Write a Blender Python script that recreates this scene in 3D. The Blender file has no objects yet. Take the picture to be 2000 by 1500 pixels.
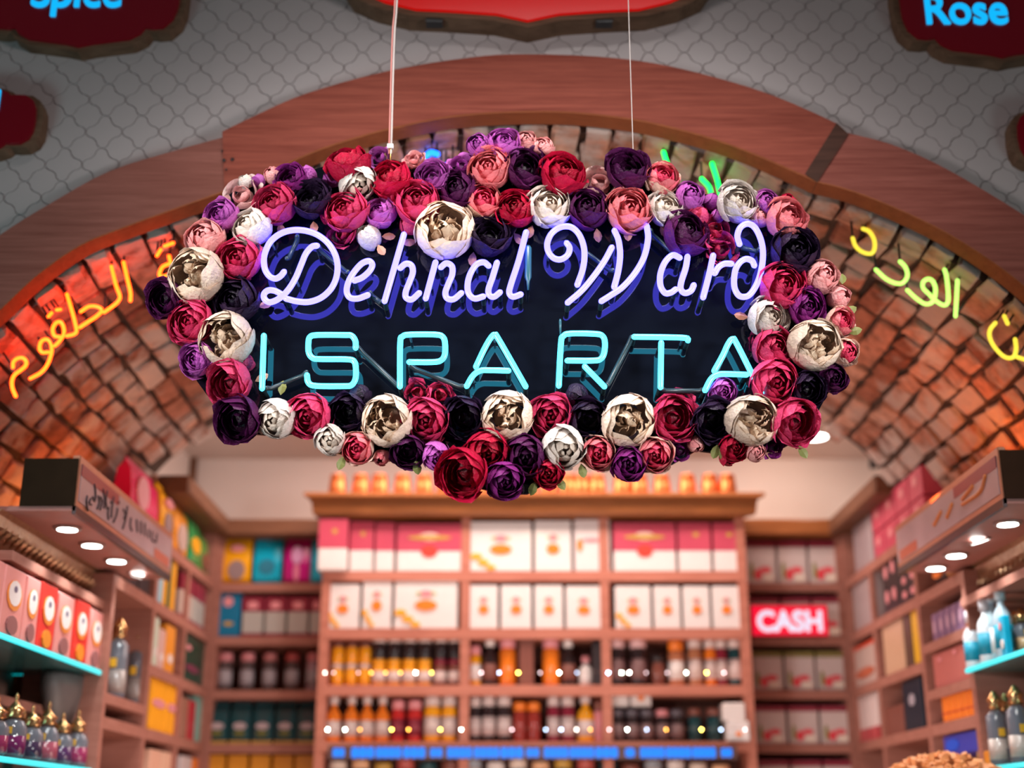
import bpy, bmesh, math, random
from math import pi, sin, cos, radians as R
from mathutils import Vector, Matrix, noise

rng = random.Random(7)
SC = bpy.context.scene
COL = SC.collection
CZ = 1.6                                   # eye height
PITCH = math.atan(865 / 2600)
CP, SP = cos(PITCH), sin(PITCH)

# ------------------------------------------------------------------ camera, world, light, exposure
cam_d = bpy.data.cameras.new('camera')
cam_d.sensor_width = 36.0; cam_d.lens = 46.8
cam_d.clip_start = 0.05; cam_d.clip_end = 60
cam_d.dof.use_dof = True; cam_d.dof.focus_distance = 2.86; cam_d.dof.aperture_fstop = 1.40
cam = bpy.data.objects.new('camera', cam_d); COL.objects.link(cam)
cam.location = (0, 0, CZ); cam.rotation_euler = (pi / 2 + PITCH, 0, 0)
SC.camera = cam

w = bpy.data.worlds.new('world'); SC.world = w; w.use_nodes = True
w.node_tree.nodes['Background'].inputs[0].default_value = (1.0, 0.86, 0.84, 1)
w.node_tree.nodes['Background'].inputs[1].default_value = 0.07
vs = SC.view_settings
vs.view_transform = 'Standard'; vs.look = 'None'; vs.exposure = 0.0; vs.gamma = 1.0; vs.use_curve_mapping = False

def area(name, loc, target, size, power, color, size_y=None, spread=None):
    d = bpy.data.lights.new(name, 'AREA'); d.energy = power; d.color = color
    d.size = size
    if size_y: d.shape = 'RECTANGLE'; d.size_y = size_y
    if spread: d.spread = R(spread)
    o = bpy.data.objects.new(name, d); COL.objects.link(o)
    o.location = loc
    o.rotation_euler = (Vector(target) - Vector(loc)).to_track_quat('-Z', 'Y').to_euler()
    return o
def spot(name, loc, target, power, color, angle=60, blend=.6, radius=.03):
    d = bpy.data.lights.new(name, 'SPOT'); d.energy = power; d.color = color
    d.spot_size = R(angle); d.spot_blend = blend; d.shadow_soft_size = radius
    o = bpy.data.objects.new(name, d); COL.objects.link(o)
    o.location = loc
    o.rotation_euler = (Vector(target) - Vector(loc)).to_track_quat('-Z', 'Y').to_euler()
    return o
# the arcade in front of the shop
area('arcade_light', (0.1, 1.35, 4.45), (0, 2.7, 2.55), 1.5, 18, (1.0, 0.94, 0.92), 0.35, 62)
area('side_fill_light', (-1.95, 1.1, 2.5), (-.1, 2.75, 2.6), 0.5, 8, (1.0, 0.95, 0.95), 0.5, 60)  # added fill from the side to brighten the roses, not an arcade lamp
area('side_fill_light', (1.95, 1.1, 2.5), (.1, 2.75, 2.6), 0.5, 8, (1.0, 0.95, 0.95), 0.5, 60)  # matching added fill from the other side
area('shop_window_light', (-2.1, 1.6, 1.3), (-1.7, 3.1, 2.9), 0.9, 9, (0.55, 0.95, 1.0), 0.5, 120)
area('shop_window_light', (2.4, 1.6, 1.3), (2.0, 3.1, 2.9), 0.9, 6, (0.66, 0.95, 0.95), 0.5, 120)
# inside the shop
area('shop_ceiling_light', (0.05, 4.95, CZ + 1.55), (0.05, 5.3, CZ + .3), 1.9, 33, (1.0, 0.80, 0.72), 0.35)
area('shop_floor_bounce', (0.05, 4.0, CZ - .8), (0.05, 4.15, CZ + 1.3), 1.8, 10, (1.0, 0.62, 0.46), 1.0)
area('shop_counter_light', (0.05, 3.7, CZ - .35), (0.05, 5.5, CZ + .6), 1.5, 13, (1.0, 0.84, 0.76), 0.5)

# warm uplights lying on top of the two canopies
area('canopy_uplight', (1.42, 3.75, CZ + .80), (1.75, 3.8, CZ + 1.6), 0.08, 3.2, (1.0, 0.22, 0.03), 0.8)
area('canopy_uplight', (-1.32, 3.95, CZ + .80), (-1.7, 4.0, CZ + 1.6), 0.08, 1.6, (1.0, 0.26, 0.05), 0.6)

# ------------------------------------------------------------------ projection helpers (photo pixel -> point on a plane of the place)
def ray(u, v):
    d = 750 - v
    return Vector((u - 1000, 2600 * CP - d * SP, 2600 * SP + d * CP))
def P(u, v, Y):
    r = ray(u, v); k = Y / r.y
    return Vector((r.x * k, Y, r.z * k + CZ))
def PX(u, v, X):
    r = ray(u, v); k = X / r.x
    return Vector((X, r.y * k, r.z * k + CZ))

# ------------------------------------------------------------------ materials
def lin(c):
    return tuple((x / 12.92 if x <= .04045 else ((x + .055) / 1.055) ** 2.4) for x in c)
def s255(r, g, b):
    return lin((r / 255, g / 255, b / 255))
MATS = {}
def newmat(name):
    m = bpy.data.materials.new(name); m.use_nodes = True
    nt = m.node_tree; b = nt.nodes['Principled BSDF']
    return m, nt, b
def mat(name, col, rough=.6, metal=0.0, var=.15, scale=18, bump=0.0, spec=.5, coat=0.0, trans=0.0):
    if name in MATS: return MATS[name]
    m, nt, b = newmat(name)
    b.inputs['Roughness'].default_value = rough; b.inputs['Metallic'].default_value = metal
    b.inputs['Specular IOR Level'].default_value = spec
    b.inputs['Coat Weight'].default_value = coat
    b.inputs['Transmission Weight'].default_value = trans
    tc = nt.nodes.new('ShaderNodeTexCoord'); nz = nt.nodes.new('ShaderNodeTexNoise')
    nz.inputs['Scale'].default_value = scale; nz.inputs['Detail'].default_value = 4
    nt.links.new(tc.outputs['Object'], nz.inputs['Vector'])
    mx = nt.nodes.new('ShaderNodeMixRGB')
    mx.inputs[1].default_value = (*[c * (1 - var) for c in col], 1)
    mx.inputs[2].default_value = (*[min(1, c * (1 + var)) for c in col], 1)
    nt.links.new(nz.outputs['Fac'], mx.inputs[0]); nt.links.new(mx.outputs[0], b.inputs['Base Color'])
    if bump:
        bp = nt.nodes.new('ShaderNodeBump'); bp.inputs['Strength'].default_value = bump; bp.inputs['Distance'].default_value = .01
        nt.links.new(nz.outputs['Fac'], bp.inputs['Height']); nt.links.new(bp.outputs[0], b.inputs['Normal'])
    MATS[name] = m
    return m
def glow(name, col, strength=1.0, base=(0.02, 0.02, 0.02)):
    if name in MATS: return MATS[name]
    m, nt, b = newmat(name)
    b.inputs['Base Color'].default_value = (*base, 1); b.inputs['Roughness'].default_value = .3
    b.inputs['Emission Color'].default_value = (*col, 1); b.inputs['Emission Strength'].default_value = strength
    MATS[name] = m
    return m
_cm = {}
def cmat(col, rough=.45, metal=0, kind='card'):
    """a plain coloured material for packaging, one per colour"""
    k = (tuple(round(c, 3) for c in col), rough, metal, kind)
    if k not in _cm:
        _cm[k] = mat(f'{kind}_{len(_cm)}', col, rough, metal, .06, 25)
    return _cm[k]

def woodmat(name, c1, c2, ang, along=1.2, across=26, rough=.7, space='pos'):
    m, nt, b = newmat(name)
    b.inputs['Specular IOR Level'].default_value = .2
    b.inputs['Roughness'].default_value = rough
    g = nt.nodes.new('ShaderNodeNewGeometry'); mp = nt.nodes.new('ShaderNodeMapping'); mp.vector_type = 'POINT'
    tc = nt.nodes.new('ShaderNodeTexCoord')
    mp.inputs['Rotation'].default_value = (0, R(ang), 0)
    mp.inputs['Scale'].default_value = (along, 8, across)
    nt.links.new(g.outputs['Position'] if space == 'pos' else tc.outputs['Object'], mp.inputs['Vector'])
    n1 = nt.nodes.new('ShaderNodeTexNoise'); n1.inputs['Scale'].default_value = 3.2; n1.inputs['Detail'].default_value = 7; n1.inputs['Roughness'].default_value = .65; n1.inputs['Distortion'].default_value = .4
    nt.links.new(mp.outputs[0], n1.inputs['Vector'])
    cr = nt.nodes.new('ShaderNodeValToRGB')
    cr.color_ramp.elements[0].position = .3; cr.color_ramp.elements[0].color = (*c1, 1)
    cr.color_ramp.elements[1].position = .68; cr.color_ramp.elements[1].color = (*c2, 1)
    nt.links.new(n1.outputs['Fac'], cr.inputs[0]); nt.links.new(cr.outputs[0], b.inputs['Base Color'])
    bp = nt.nodes.new('ShaderNodeBump'); bp.inputs['Strength'].default_value = .15; bp.inputs['Distance'].default_value = .004
    nt.links.new(n1.outputs['Fac'], bp.inputs['Height']); nt.links.new(bp.outputs[0], b.inputs['Normal'])
    MATS[name] = m
    return m
W1, W2 = (.15, .028, .016), (.27, .066, .042)
M_archC = woodmat('arch_wood_centre', W1, W2, 2)
M_archL = woodmat('arch_wood_left', (.16, .048, .034), (.25, .092, .070), -38)
M_archR = woodmat('arch_wood_right', (.16, .038, .026), (.26, .078, .058), 34)
M_edge = woodmat('arch_edge_band', (.20, .055, .018), (.28, .085, .03), 0)
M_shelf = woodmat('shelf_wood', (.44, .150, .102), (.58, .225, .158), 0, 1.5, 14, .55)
M_shelf_dim = woodmat('dim_shelf_wood', (.32, .125, .09), (.42, .18, .135), 0, 1.5, 14, .6)  # shelf wood darkened in colour for the weaker light along the sides
M_shelfV_dim = woodmat('dim_post_wood', (.31, .12, .086), (.41, .172, .13), 90, 1.5, 14, .6)  # post wood with the same dimness put into its colour
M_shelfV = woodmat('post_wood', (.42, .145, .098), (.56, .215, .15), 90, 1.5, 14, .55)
M_cornice = woodmat('cornice_wood', (.21, .07, .022), (.33, .115, .04), 0, 1.5, 14, .35)
M_joint = woodmat('joint_wood', (.035, .014, .009), (.07, .028, .018), 60)
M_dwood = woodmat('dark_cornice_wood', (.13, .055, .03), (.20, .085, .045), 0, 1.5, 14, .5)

def petalmat():
    m, nt, b = newmat('silk_petal')
    oi = nt.nodes.new('ShaderNodeObjectInfo'); at = nt.nodes.new('ShaderNodeAttribute'); at.attribute_name = 'tip'
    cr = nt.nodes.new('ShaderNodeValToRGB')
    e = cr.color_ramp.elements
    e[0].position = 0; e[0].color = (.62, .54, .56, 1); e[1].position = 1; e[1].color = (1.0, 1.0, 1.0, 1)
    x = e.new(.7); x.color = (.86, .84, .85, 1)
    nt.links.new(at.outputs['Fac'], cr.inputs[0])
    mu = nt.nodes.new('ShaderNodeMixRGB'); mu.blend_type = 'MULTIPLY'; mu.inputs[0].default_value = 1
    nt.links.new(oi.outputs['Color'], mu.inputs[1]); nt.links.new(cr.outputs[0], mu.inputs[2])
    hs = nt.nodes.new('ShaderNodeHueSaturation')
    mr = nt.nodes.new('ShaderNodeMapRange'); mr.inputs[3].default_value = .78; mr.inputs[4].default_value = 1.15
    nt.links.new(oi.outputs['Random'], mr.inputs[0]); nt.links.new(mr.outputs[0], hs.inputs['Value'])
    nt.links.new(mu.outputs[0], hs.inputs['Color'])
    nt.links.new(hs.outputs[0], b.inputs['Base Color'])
    b.inputs['Roughness'].default_value = .5; b.inputs['Specular IOR Level'].default_value = .25
    b.inputs['Sheen Weight'].default_value = 0
    tc = nt.nodes.new('ShaderNodeTexCoord'); n1 = nt.nodes.new('ShaderNodeTexNoise'); n1.inputs['Scale'].default_value = 5; n1.inputs['Detail'].default_value = 2
    nt.links.new(tc.outputs['Object'], n1.inputs['Vector'])
    bp = nt.nodes.new('ShaderNodeBump'); bp.inputs['Strength'].default_value = .25; bp.inputs['Distance'].default_value = .03
    nt.links.new(n1.outputs['Fac'], bp.inputs['Height']); nt.links.new(bp.outputs[0], b.inputs['Normal'])
    tr = nt.nodes.new('ShaderNodeBsdfTranslucent'); nt.links.new(hs.outputs[0], tr.inputs['Color'])
    ms = nt.nodes.new('ShaderNodeMixShader'); ms.inputs[0].default_value = .2
    out = nt.nodes['Material Output']
    nt.links.new(b.outputs[0], ms.inputs[1]); nt.links.new(tr.outputs[0], ms.inputs[2]); nt.links.new(ms.outputs[0], out.inputs[0])
    return m
M_petal = petalmat()

def brickmat():
    m, nt, b = newmat('old_brick')
    b.inputs['Roughness'].default_value = .85; b.inputs['Specular IOR Level'].default_value = .25
    g = nt.nodes.new('ShaderNodeNewGeometry'); oi = nt.nodes.new('ShaderNodeObjectInfo')
    n1 = nt.nodes.new('ShaderNodeTexNoise'); n1.inputs['Scale'].default_value = 26; n1.inputs['Detail'].default_value = 6
    n2 = nt.nodes.new('ShaderNodeTexNoise'); n2.inputs['Scale'].default_value = 3.1; n2.inputs['Detail'].default_value = 5; n2.inputs['Roughness'].default_value = .62
    for n in (n1, n2): nt.links.new(g.outputs['Position'], n.inputs['Vector'])
    cr = nt.nodes.new('ShaderNodeValToRGB'); e = cr.color_ramp.elements
    e[0].position = .0; e[0].color = (.24, .085, .05, 1); e[1].position = 1; e[1].color = (.60, .35, .25, 1)
    x = e.new(.5); x.color = (.47, .215, .14, 1)
    nt.links.new(oi.outputs['Random'], cr.inputs[0])
    m1 = nt.nodes.new('ShaderNodeMixRGB'); m1.blend_type = 'MULTIPLY'; m1.inputs[0].default_value = .75
    c1 = nt.nodes.new('ShaderNodeValToRGB'); c1.color_ramp.elements[0].position = .32; c1.color_ramp.elements[0].color = (.45, .42, .40, 1); c1.color_ramp.elements[1].position = .62; c1.color_ramp.elements[1].color = (1.15, 1.1, 1.1, 1)
    nt.links.new(n1.outputs['Fac'], c1.inputs[0])
    nt.links.new(cr.outputs[0], m1.inputs[1]); nt.links.new(c1.outputs[0], m1.inputs[2])
    c2 = nt.nodes.new('ShaderNodeValToRGB'); c2.color_ramp.elements[0].position = .47; c2.color_ramp.elements[1].position = .56
    nt.links.new(n2.outputs['Fac'], c2.inputs[0])
    m2 = nt.nodes.new('ShaderNodeMixRGB'); m2.inputs[2].default_value = (.50, .44, .40, 1)
    ml = nt.nodes.new('ShaderNodeMath'); ml.operation = 'MULTIPLY'; ml.inputs[1].default_value = .75
    nt.links.new(c2.outputs[0], ml.inputs[0]); nt.links.new(ml.outputs[0], m2.inputs[0]); nt.links.new(m1.outputs[0], m2.inputs[1])
    nt.links.new(m2.outputs[0], b.inputs['Base Color'])
    bp = nt.nodes.new('ShaderNodeBump'); bp.inputs['Strength'].default_value = .7; bp.inputs['Distance'].default_value = .012
    nt.links.new(n1.outputs['Fac'], bp.inputs['Height']); nt.links.new(bp.outputs[0], b.inputs['Normal'])
    return m
M_brick = brickmat()
M_mortar = mat('mortar', (.07, .04, .028), .95, 0, .5, 22, .8)
M_grout = mat('tile_grout', (.25, .18, .165), .9, 0, .1)
M_tile = mat('white_tile', (.35, .305, .30), .38, 0, .03, 30)
M_plaster = mat('white_plaster', (.72, .60, .54), .85, 0, .05, 6)
M_ceil = mat('ceiling_paint', (.75, .62, .56), .85, 0, .04, 6)
M_white = mat('white_card', (.80, .76, .74), .45)
M_black = mat('black_plastic', (.012, .012, .014), .35)

# ------------------------------------------------------------------ mesh helpers
def link(name, me, m=None, parent=None, loc=None, smooth=False):
    if m is not None and len(me.materials) == 0: me.materials.append(m)
    o = bpy.data.objects.new(name, me); COL.objects.link(o)
    if parent: o.parent = parent
    if loc is not None: o.location = loc
    if smooth and len(me.polygons):
        me.polygons.foreach_set('use_smooth', [True] * len(me.polygons))
    return o
def mesh(name, vs_, fs, m=None, parent=None, loc=None, smooth=False):
    me = bpy.data.meshes.new(name); me.from_pydata([tuple(v) for v in vs_], [], fs); me.update()
    return link(name, me, m, parent, loc, smooth)
def tag(o, label=None, cat=None, group=None, kind=None):
    if label: o['label'] = label
    if cat: o['category'] = cat
    if group: o['group'] = group
    if kind: o['kind'] = kind
    return o
def empty(name, loc, label, cat, group=None, rotz=0):
    o = bpy.data.objects.new(name, None); COL.objects.link(o); o.location = loc; o.rotation_euler = (0, 0, rotz)
    o.empty_display_size = .05
    return tag(o, label, cat, group)
BOXF = [(0, 3, 2, 1), (4, 5, 6, 7), (0, 1, 5, 4), (1, 2, 6, 5), (2, 3, 7, 6), (3, 0, 4, 7)]
def boxv(x0, x1, y0, y1, z0, z1):
    return [(x0, y0, z0), (x1, y0, z0), (x1, y1, z0), (x0, y1, z0), (x0, y0, z1), (x1, y0, z1), (x1, y1, z1), (x0, y1, z1)]
def box(name, x0, x1, y0, y1, z0, z1, m, parent=None, bevel=0.0):
    bm = bmesh.new(); v = [bm.verts.new(p) for p in boxv(x0, x1, y0, y1, z0, z1)]
    for f in BOXF: bm.faces.new([v[i] for i in f])
    if bevel: bmesh.ops.bevel(bm, geom=list(bm.edges), offset=bevel, segments=1, affect='EDGES')
    me = bpy.data.meshes.new(name); bm.to_mesh(me); bm.free()
    return link(name, me, m, parent)
def lathe_data(prof, n=20):
    vs_, fs = [], []
    for r, z in prof:
        for i in range(n):
            a = 2 * pi * i / n; vs_.append((r * cos(a), r * sin(a), z))
    for k in range(len(prof) - 1):
        for i in range(n):
            j = (i + 1) % n; fs.append((k * n + i, k * n + j, (k + 1) * n + j, (k + 1) * n + i))
    fs.append(tuple(reversed(range(n)))); fs.append(tuple(range((len(prof) - 1) * n, len(prof) * n)))
    return vs_, fs
def lathe(name, prof, m, parent=None, loc=None, n=20):
    v, f = lathe_data(prof, n); return mesh(name, v, f, m, parent, loc, True)
def catmull(pts, sub=6):
    pts = [Vector(p) for p in pts]
    if len(pts) < 3: return pts
    out = []
    for i in range(len(pts) - 1):
        p0 = pts[i - 1] if i else pts[0] * 2 - pts[1]
        p1, p2 = pts[i], pts[i + 1]
        p3 = pts[i + 2] if i + 2 < len(pts) else pts[-1] * 2 - pts[-2]
        for k in range(sub):
            t = k / sub
            out.append(.5 * ((2 * p1) + (p2 - p0) * t + (2 * p0 - 5 * p1 + 4 * p2 - p3) * t * t + (3 * p1 - p0 - 3 * p2 + p3) * t ** 3))
    out.append(pts[-1]); return out
def tube_data(path, r, n=10, flat=1.0):
    vs_, fs = [], []
    T = [(path[min(i + 1, len(path) - 1)] - path[max(i - 1, 0)]).normalized() for i in range(len(path))]
    up = Vector((0, 1, 0)) if abs(T[0].y) < .9 else Vector((1, 0, 0))
    nrm = (up - T[0] * up.dot(T[0])).normalized()
    rings = []
    for i, p in enumerate(path):
        nrm = (nrm - T[i] * nrm.dot(T[i])).normalized(); bi = T[i].cross(nrm)
        rings.append((p, nrm.copy(), bi, T[i]))
    seq = []
    p, a, b, t = rings[0]
    seq += [(p - t * r * .9, a, b, .35), (p - t * r * .5, a, b, .82)]
    seq += [(q, a2, b2, 1) for q, a2, b2, _ in rings]
    p, a, b, t = rings[-1]
    seq += [(p + t * r * .5, a, b, .82), (p + t * r * .9, a, b, .35)]
    for q, a, b, s in seq:
        for k in range(n):
            th = 2 * pi * k / n; vs_.append(q + (a * cos(th) * flat + b * sin(th)) * r * s)
    for k in range(len(seq) - 1):
        for i in range(n):
            j = (i + 1) % n; fs.append((k * n + i, k * n + j, (k + 1) * n + j, (k + 1) * n + i))
    fs.append(tuple(reversed(range(n)))); fs.append(tuple(range((len(seq) - 1) * n, len(seq) * n)))
    return vs_, fs
def tube(name, path, r, m, parent=None, n=10, flat=1.0):
    v, f = tube_data(path, r, n, flat); return mesh(name, v, f, m, parent, None, True)
def tubes(name, paths, r, m, parent=None, n=8, flat=1.0):
    V, F = [], []
    for p in paths:
        v, f = tube_data(p, r, n, flat); o = len(V); V += v; F += [tuple(i + o for i in q) for q in f]
    return mesh(name, V, F, m, parent, None, True)
def prism(name, outline, y0, y1, m, parent=None):
    """outline: (x, z) list, extruded from y0 (front) to y1"""
    bm = bmesh.new()
    a = [bm.verts.new((x, y0, z)) for x, z in outline]; b = [bm.verts.new((x, y1, z)) for x, z in outline]
    bm.faces.new(a); bm.faces.new(list(reversed(b))); n = len(a)
    for i in range(n): bm.faces.new((a[i], b[i], b[(i + 1) % n], a[(i + 1) % n]))
    bmesh.ops.recalc_face_normals(bm, faces=bm.faces)
    me = bpy.data.meshes.new(name); bm.to_mesh(me); bm.free()
    return link(name, me, m, parent)
def text(name, s, size, m, parent, depth=.003, offset=.0, sx=1.0):
    c = bpy.data.curves.new(name, 'FONT'); c.body = s; c.size = size; c.extrude = depth; c.offset = offset; c.resolution_u = 6
    t = bpy.data.objects.new(name + '_t', c); COL.objects.link(t)
    dg = bpy.context.evaluated_depsgraph_get(); me = bpy.data.meshes.new_from_object(t.evaluated_get(dg))
    bpy.data.objects.remove(t); me.name = name; me.materials.clear()
    me.transform(Matrix.Diagonal((sx, 1, 1, 1))); me.transform(Matrix.Rotation(pi / 2, 4, 'X'))
    return link(name, me, m, parent)
ORD = ['', 'second', 'third', 'fourth', 'fifth', 'sixth', 'seventh', 'eighth', 'ninth', 'tenth', 'eleventh', 'twelfth', 'thirteenth', 'fourteenth', 'fifteenth', 'sixteenth', 'seventeenth', 'eighteenth', 'nineteenth', 'twentieth']
def pos(i, n):
    if i == 0: return 'leftmost'
    if i == n - 1: return 'rightmost'
    return f'{ORD[i]} from left'

# ------------------------------------------------------------------ arch profile (inner edge of the vault, metres from the axis / above the eye)
YF, YR = 3.165, 4.72
px_in = [(0, 637), (72, 571), (157, 507), (240, 467), (333, 431), (440, 388), (580, 325), (720, 286), (840, 256), (960, 242), (1040, 241), (1160, 244), (1280, 258), (1400, 288), (1480, 322), (1560, 361), (1667, 396), (1773, 444), (1880, 503), (2000, 591)]
core = [P(u, v, YF) for u, v in px_in]
prof = [Vector((-1.62, 0, -CZ)), Vector((-1.62, 0, .1)), Vector((-1.60, 0, .55)), Vector((-1.52, 0, .90))] + [Vector((p.x, 0, p.z - CZ)) for p in core] + \
       [Vector((1.52, 0, .98)), Vector((1.61, 0, .6)), Vector((1.63, 0, .1)), Vector((1.63, 0, -CZ))]
prof = [prof[0]] + catmull(prof[1:-1], 4) + [prof[-1]]
PROF = [(p.x, p.z + CZ) for p in prof]
def prof_normal(i):
    a = PROF[max(i - 1, 0)]; b = PROF[min(i + 1, len(PROF) - 1)]
    t = Vector((b[0] - a[0], 0, b[1] - a[1])).normalized()
    return Vector((t.z, 0, -t.x))            # towards the inside of the vault (down / inward)

# ------------------------------------------------------------------ structure: floor, facade wall, vault, shop room
def S(o): o['kind'] = 'structure'; return o
S(box('floor', -3.2, 3.2, -1.2, 6.3, -.1, 0, mat('floor_stone', (.30, .20, .16), .4, 0, .2, 5)))
S(box('ceiling', -3.2, 3.2, .2, YF, CZ + 2.95, CZ + 3.05, mat('arcade_ceiling', (.35, .30, .28), .9)))
# facade wall with arched opening
V, F = [], []
TOP = CZ + 2.95
n = len(PROF)
for y in (YF, YF + .05):
    for x, z in PROF: V.append((x, y, z))
    for x, z in PROF: V.append((x, y, TOP))
for i in range(n - 1):
    F.append((i, i + 1, n + i + 1, n + i)); o2 = 2 * n
    F.append((o2 + i + 1, o2 + i, o2 + n + i, o2 + n + i + 1))
for s in (-1, 1):
    xa, xb = (-3.2, PROF[0][0]) if s < 0 else (PROF[-1][0], 3.2)
    o = len(V); V += boxv(xa, xb, YF, YF + .05, 0, TOP); F += [tuple(i + o for i in f) for f in BOXF]
front_wall = S(mesh('wall_front', V, F, M_grout))
# arabesque tiles laid on it: two shapes, joints between them
A = .0975
quad = [(.5, 0), (.475, .085), (.40, .15), (.30, .175), (.232, .232), (.175, .30), (.15, .40), (.085, .475), (0, .5)]
def full(q):
    o = []
    for k in range(4):
        c, s = cos(k * pi / 2), sin(k * pi / 2)
        o += [(x * c - y * s, x * s + y * c) for x, y in q[:-1]]
    return o
star = full(quad)
dq = [(.5 - y, .5 - x) for x, y in quad]
dq = [(.5 - x, .5 - y) for x, y in quad]          # boundary seen from the centre of the round tile, first quadrant
dq = sorted(dq, key=lambda p: math.atan2(p[1], p[0]))
rnd = full(dq)
def tile_mesh(nm, poly, sc):
    V = [(x * A * sc, -.0035, y * A * sc) for x, y in poly] + [(x * A * (sc + .02), 0, y * A * (sc + .02)) for x, y in poly]
    k = len(poly); F = [tuple(range(k))] + [(i, i + k, (i + 1) % k + k, (i + 1) % k) for i in range(k)]
    me = bpy.data.meshes.new(nm); me.from_pydata(V, [], F); me.materials.append(M_tile); me.update(); return me
tm = [tile_mesh('tile', star, .965), tile_mesh('tile', rnd, .955)]
def prof_z(x):
    for i in range(n - 1):
        a, b = PROF[i], PROF[i + 1]
        if a[0] <= x <= b[0] and b[0] > a[0]: return a[1] + (b[1] - a[1]) * (x - a[0]) / (b[0] - a[0])
    return -9
org = P(210.5, 196, YF)
spots = []
for i in range(-22, 33):
    for j in range(-12, 18):
        for k in (0, 1):
            x = org.x + (i + .5 * k) * A; z = org.z + (j + .5 * k) * A
            if abs(x) > 2.3 or z > TOP - .1 or z < 1.9: continue
            if abs(x) < 1.6 and z < prof_z(x) + .075: continue
            r = Vector((x, YF, z - CZ)); ax = r.y * CP + r.z * SP
            u = 1000 + 2600 * r.x / ax; v = 750 - 2600 * (r.z * CP - r.y * SP) / ax
            off = max(0, -u, u - 2000, -v, v - 1500)
            # hidden ones (behind the trim or the plaques) rank last
            hid = 0
            if abs(x) < 1.6 and z < prof_z(x) + .13: hid = 60
            spots.append((off + hid, x, z, k))
spots.sort()
for off, x, z, k in spots[:300]:
    o = link('tile', tm[k], None, front_wall, (x, YF, z)); 
V, F = [], []
for off, x, z, k in spots[300:]:
    o = len(V); V += [(p.co.x + x, p.co.y + YF, p.co.z + z) for p in tm[k].vertices]; F += [tuple(i + o for i in p.vertices) for p in tm[k].polygons]
if V: tag(mesh('tiles', V, F, M_tile, front_wall), kind='stuff')

# vault shell (mortar bed) with bricks
V, F = [], []
NY = 2
for j, y in enumerate((YF + .05, YR)):
    for i, (x, z) in enumerate(PROF):
        nn = prof_normal(i); V.append((x - nn.x * .010, y, z - nn.z * .010))
    for i, (x, z) in enumerate(PROF):
        nn = prof_normal(i); V.append((x - nn.x * .30, y, z - nn.z * .30))
for i in range(n - 1):
    F.append((i, i + 1, 2 * n + i + 1, 2 * n + i)); F.append((2 * n + i, 2 * n + i + 1, 3 * n + i + 1, 3 * n + i)); F.append((n + i + 1, n + i, 3 * n + i, 3 * n + i + 1))
vault = S(mesh('ceiling_vault', V, F, M_mortar))
# arc-length walk
S_ = [0]
for i in range(1, n): S_.append(S_[-1] + math.dist(PROF[i], PROF[i - 1]))
def at_s(s):
    for i in range(n - 1):
        if S_[i] <= s <= S_[i + 1]:
            t = (s - S_[i]) / (S_[i + 1] - S_[i]); a, b = PROF[i], PROF[i + 1]
            tt = Vector((b[0] - a[0], 0, b[1] - a[1])).normalized()
            return Vector((a[0] + (b[0] - a[0]) * t, 0, a[1] + (b[1] - a[1]) * t)), tt, Vector((tt.z, 0, -tt.x))
    return None
def brick_mesh(seed, lx, ly):
    r = random.Random(seed); bm = bmesh.new()
    v = [bm.verts.new((x * (1 + r.uniform(-.20, .10)), y * (1 + r.uniform(-.14, .06)), z)) for x, y, z in boxv(-lx / 2, lx / 2, -ly / 2, ly / 2, -.03, .008)]
    for f in BOXF: bm.faces.new([v[i] for i in f])
    es = [e for e in bm.edges if max(a.co.z for a in e.verts) > 0]
    bmesh.ops.bevel(bm, geom=es, offset=.006, segments=1, affect='EDGES')
    for a in bm.verts: a.co += Vector((r.uniform(-1, 1), r.uniform(-1, 1), r.uniform(-1, 1))) * .0055
    me = bpy.data.meshes.new('brick'); bm.to_mesh(me); bm.free(); me.materials.append(M_brick)
    return me
BM = [brick_mesh(s, .070, .170) for s in range(7)] + [brick_mesh(s + 20, .070, .098) for s in range(5)]
bricks = []
s = S_[1] + .35; row = 0
rb = random.Random(11)
while s < S_[-2] - .35:
    y = YF + .004 - rb.uniform(0, .12)
    yend = YR + rb.uniform(-.09, .13)
    while y < yend:
        half = rb.random() < .68
        ly = .118 if half else .188
        q = at_s(s + rb.uniform(-.004, .004))
        if q and y + ly < yend + .06 and y + ly > YF + .05:
            p, t, nn = q
            yy = y + ly / 2
            if yy - ly / 2 < YF + .004: yy = YF + .004 + ly / 2
            r = Vector((p.x, yy, p.z - CZ)); ax = r.y * CP + r.z * SP
            u = 1000 + 2600 * r.x / ax; v = 750 - 2600 * (r.z * CP - r.y * SP) / ax
            off = max(0, -u, u - 2000, -v, v - 1500)
            if 470 < u < 1530 and v > 330: off += 300
            if off < 700: bricks.append((off, p + nn * rb.uniform(-.007, .006), t, nn, yy, rb.choice(BM[7:]) if half else rb.choice(BM[:7]), rb.uniform(-.08, .08)))
        y += ly
    s += .0815; row += 1
bricks.sort(key=lambda b: b[0])
VV, FF = [], []
for k, (off, p, t, nn, yy, me, tw) in enumerate(bricks):
    M = Matrix((( t.x, 0, nn.x, p.x), (0, 1, 0, yy), (t.z, 0, nn.z, p.z), (0, 0, 0, 1))) @ Matrix.Rotation(tw, 4, 'Z')
    if k < 300:
        o = bpy.data.objects.new('brick', me); COL.objects.link(o); o.parent = vault; o.matrix_local = M
    else:
        q = len(VV); VV += [M @ a.co for a in me.vertices]; FF += [tuple(i + q for i in f.vertices) for f in me.polygons]
if VV: tag(mesh('bricks', VV, FF, M_brick, vault), kind='stuff')

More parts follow.
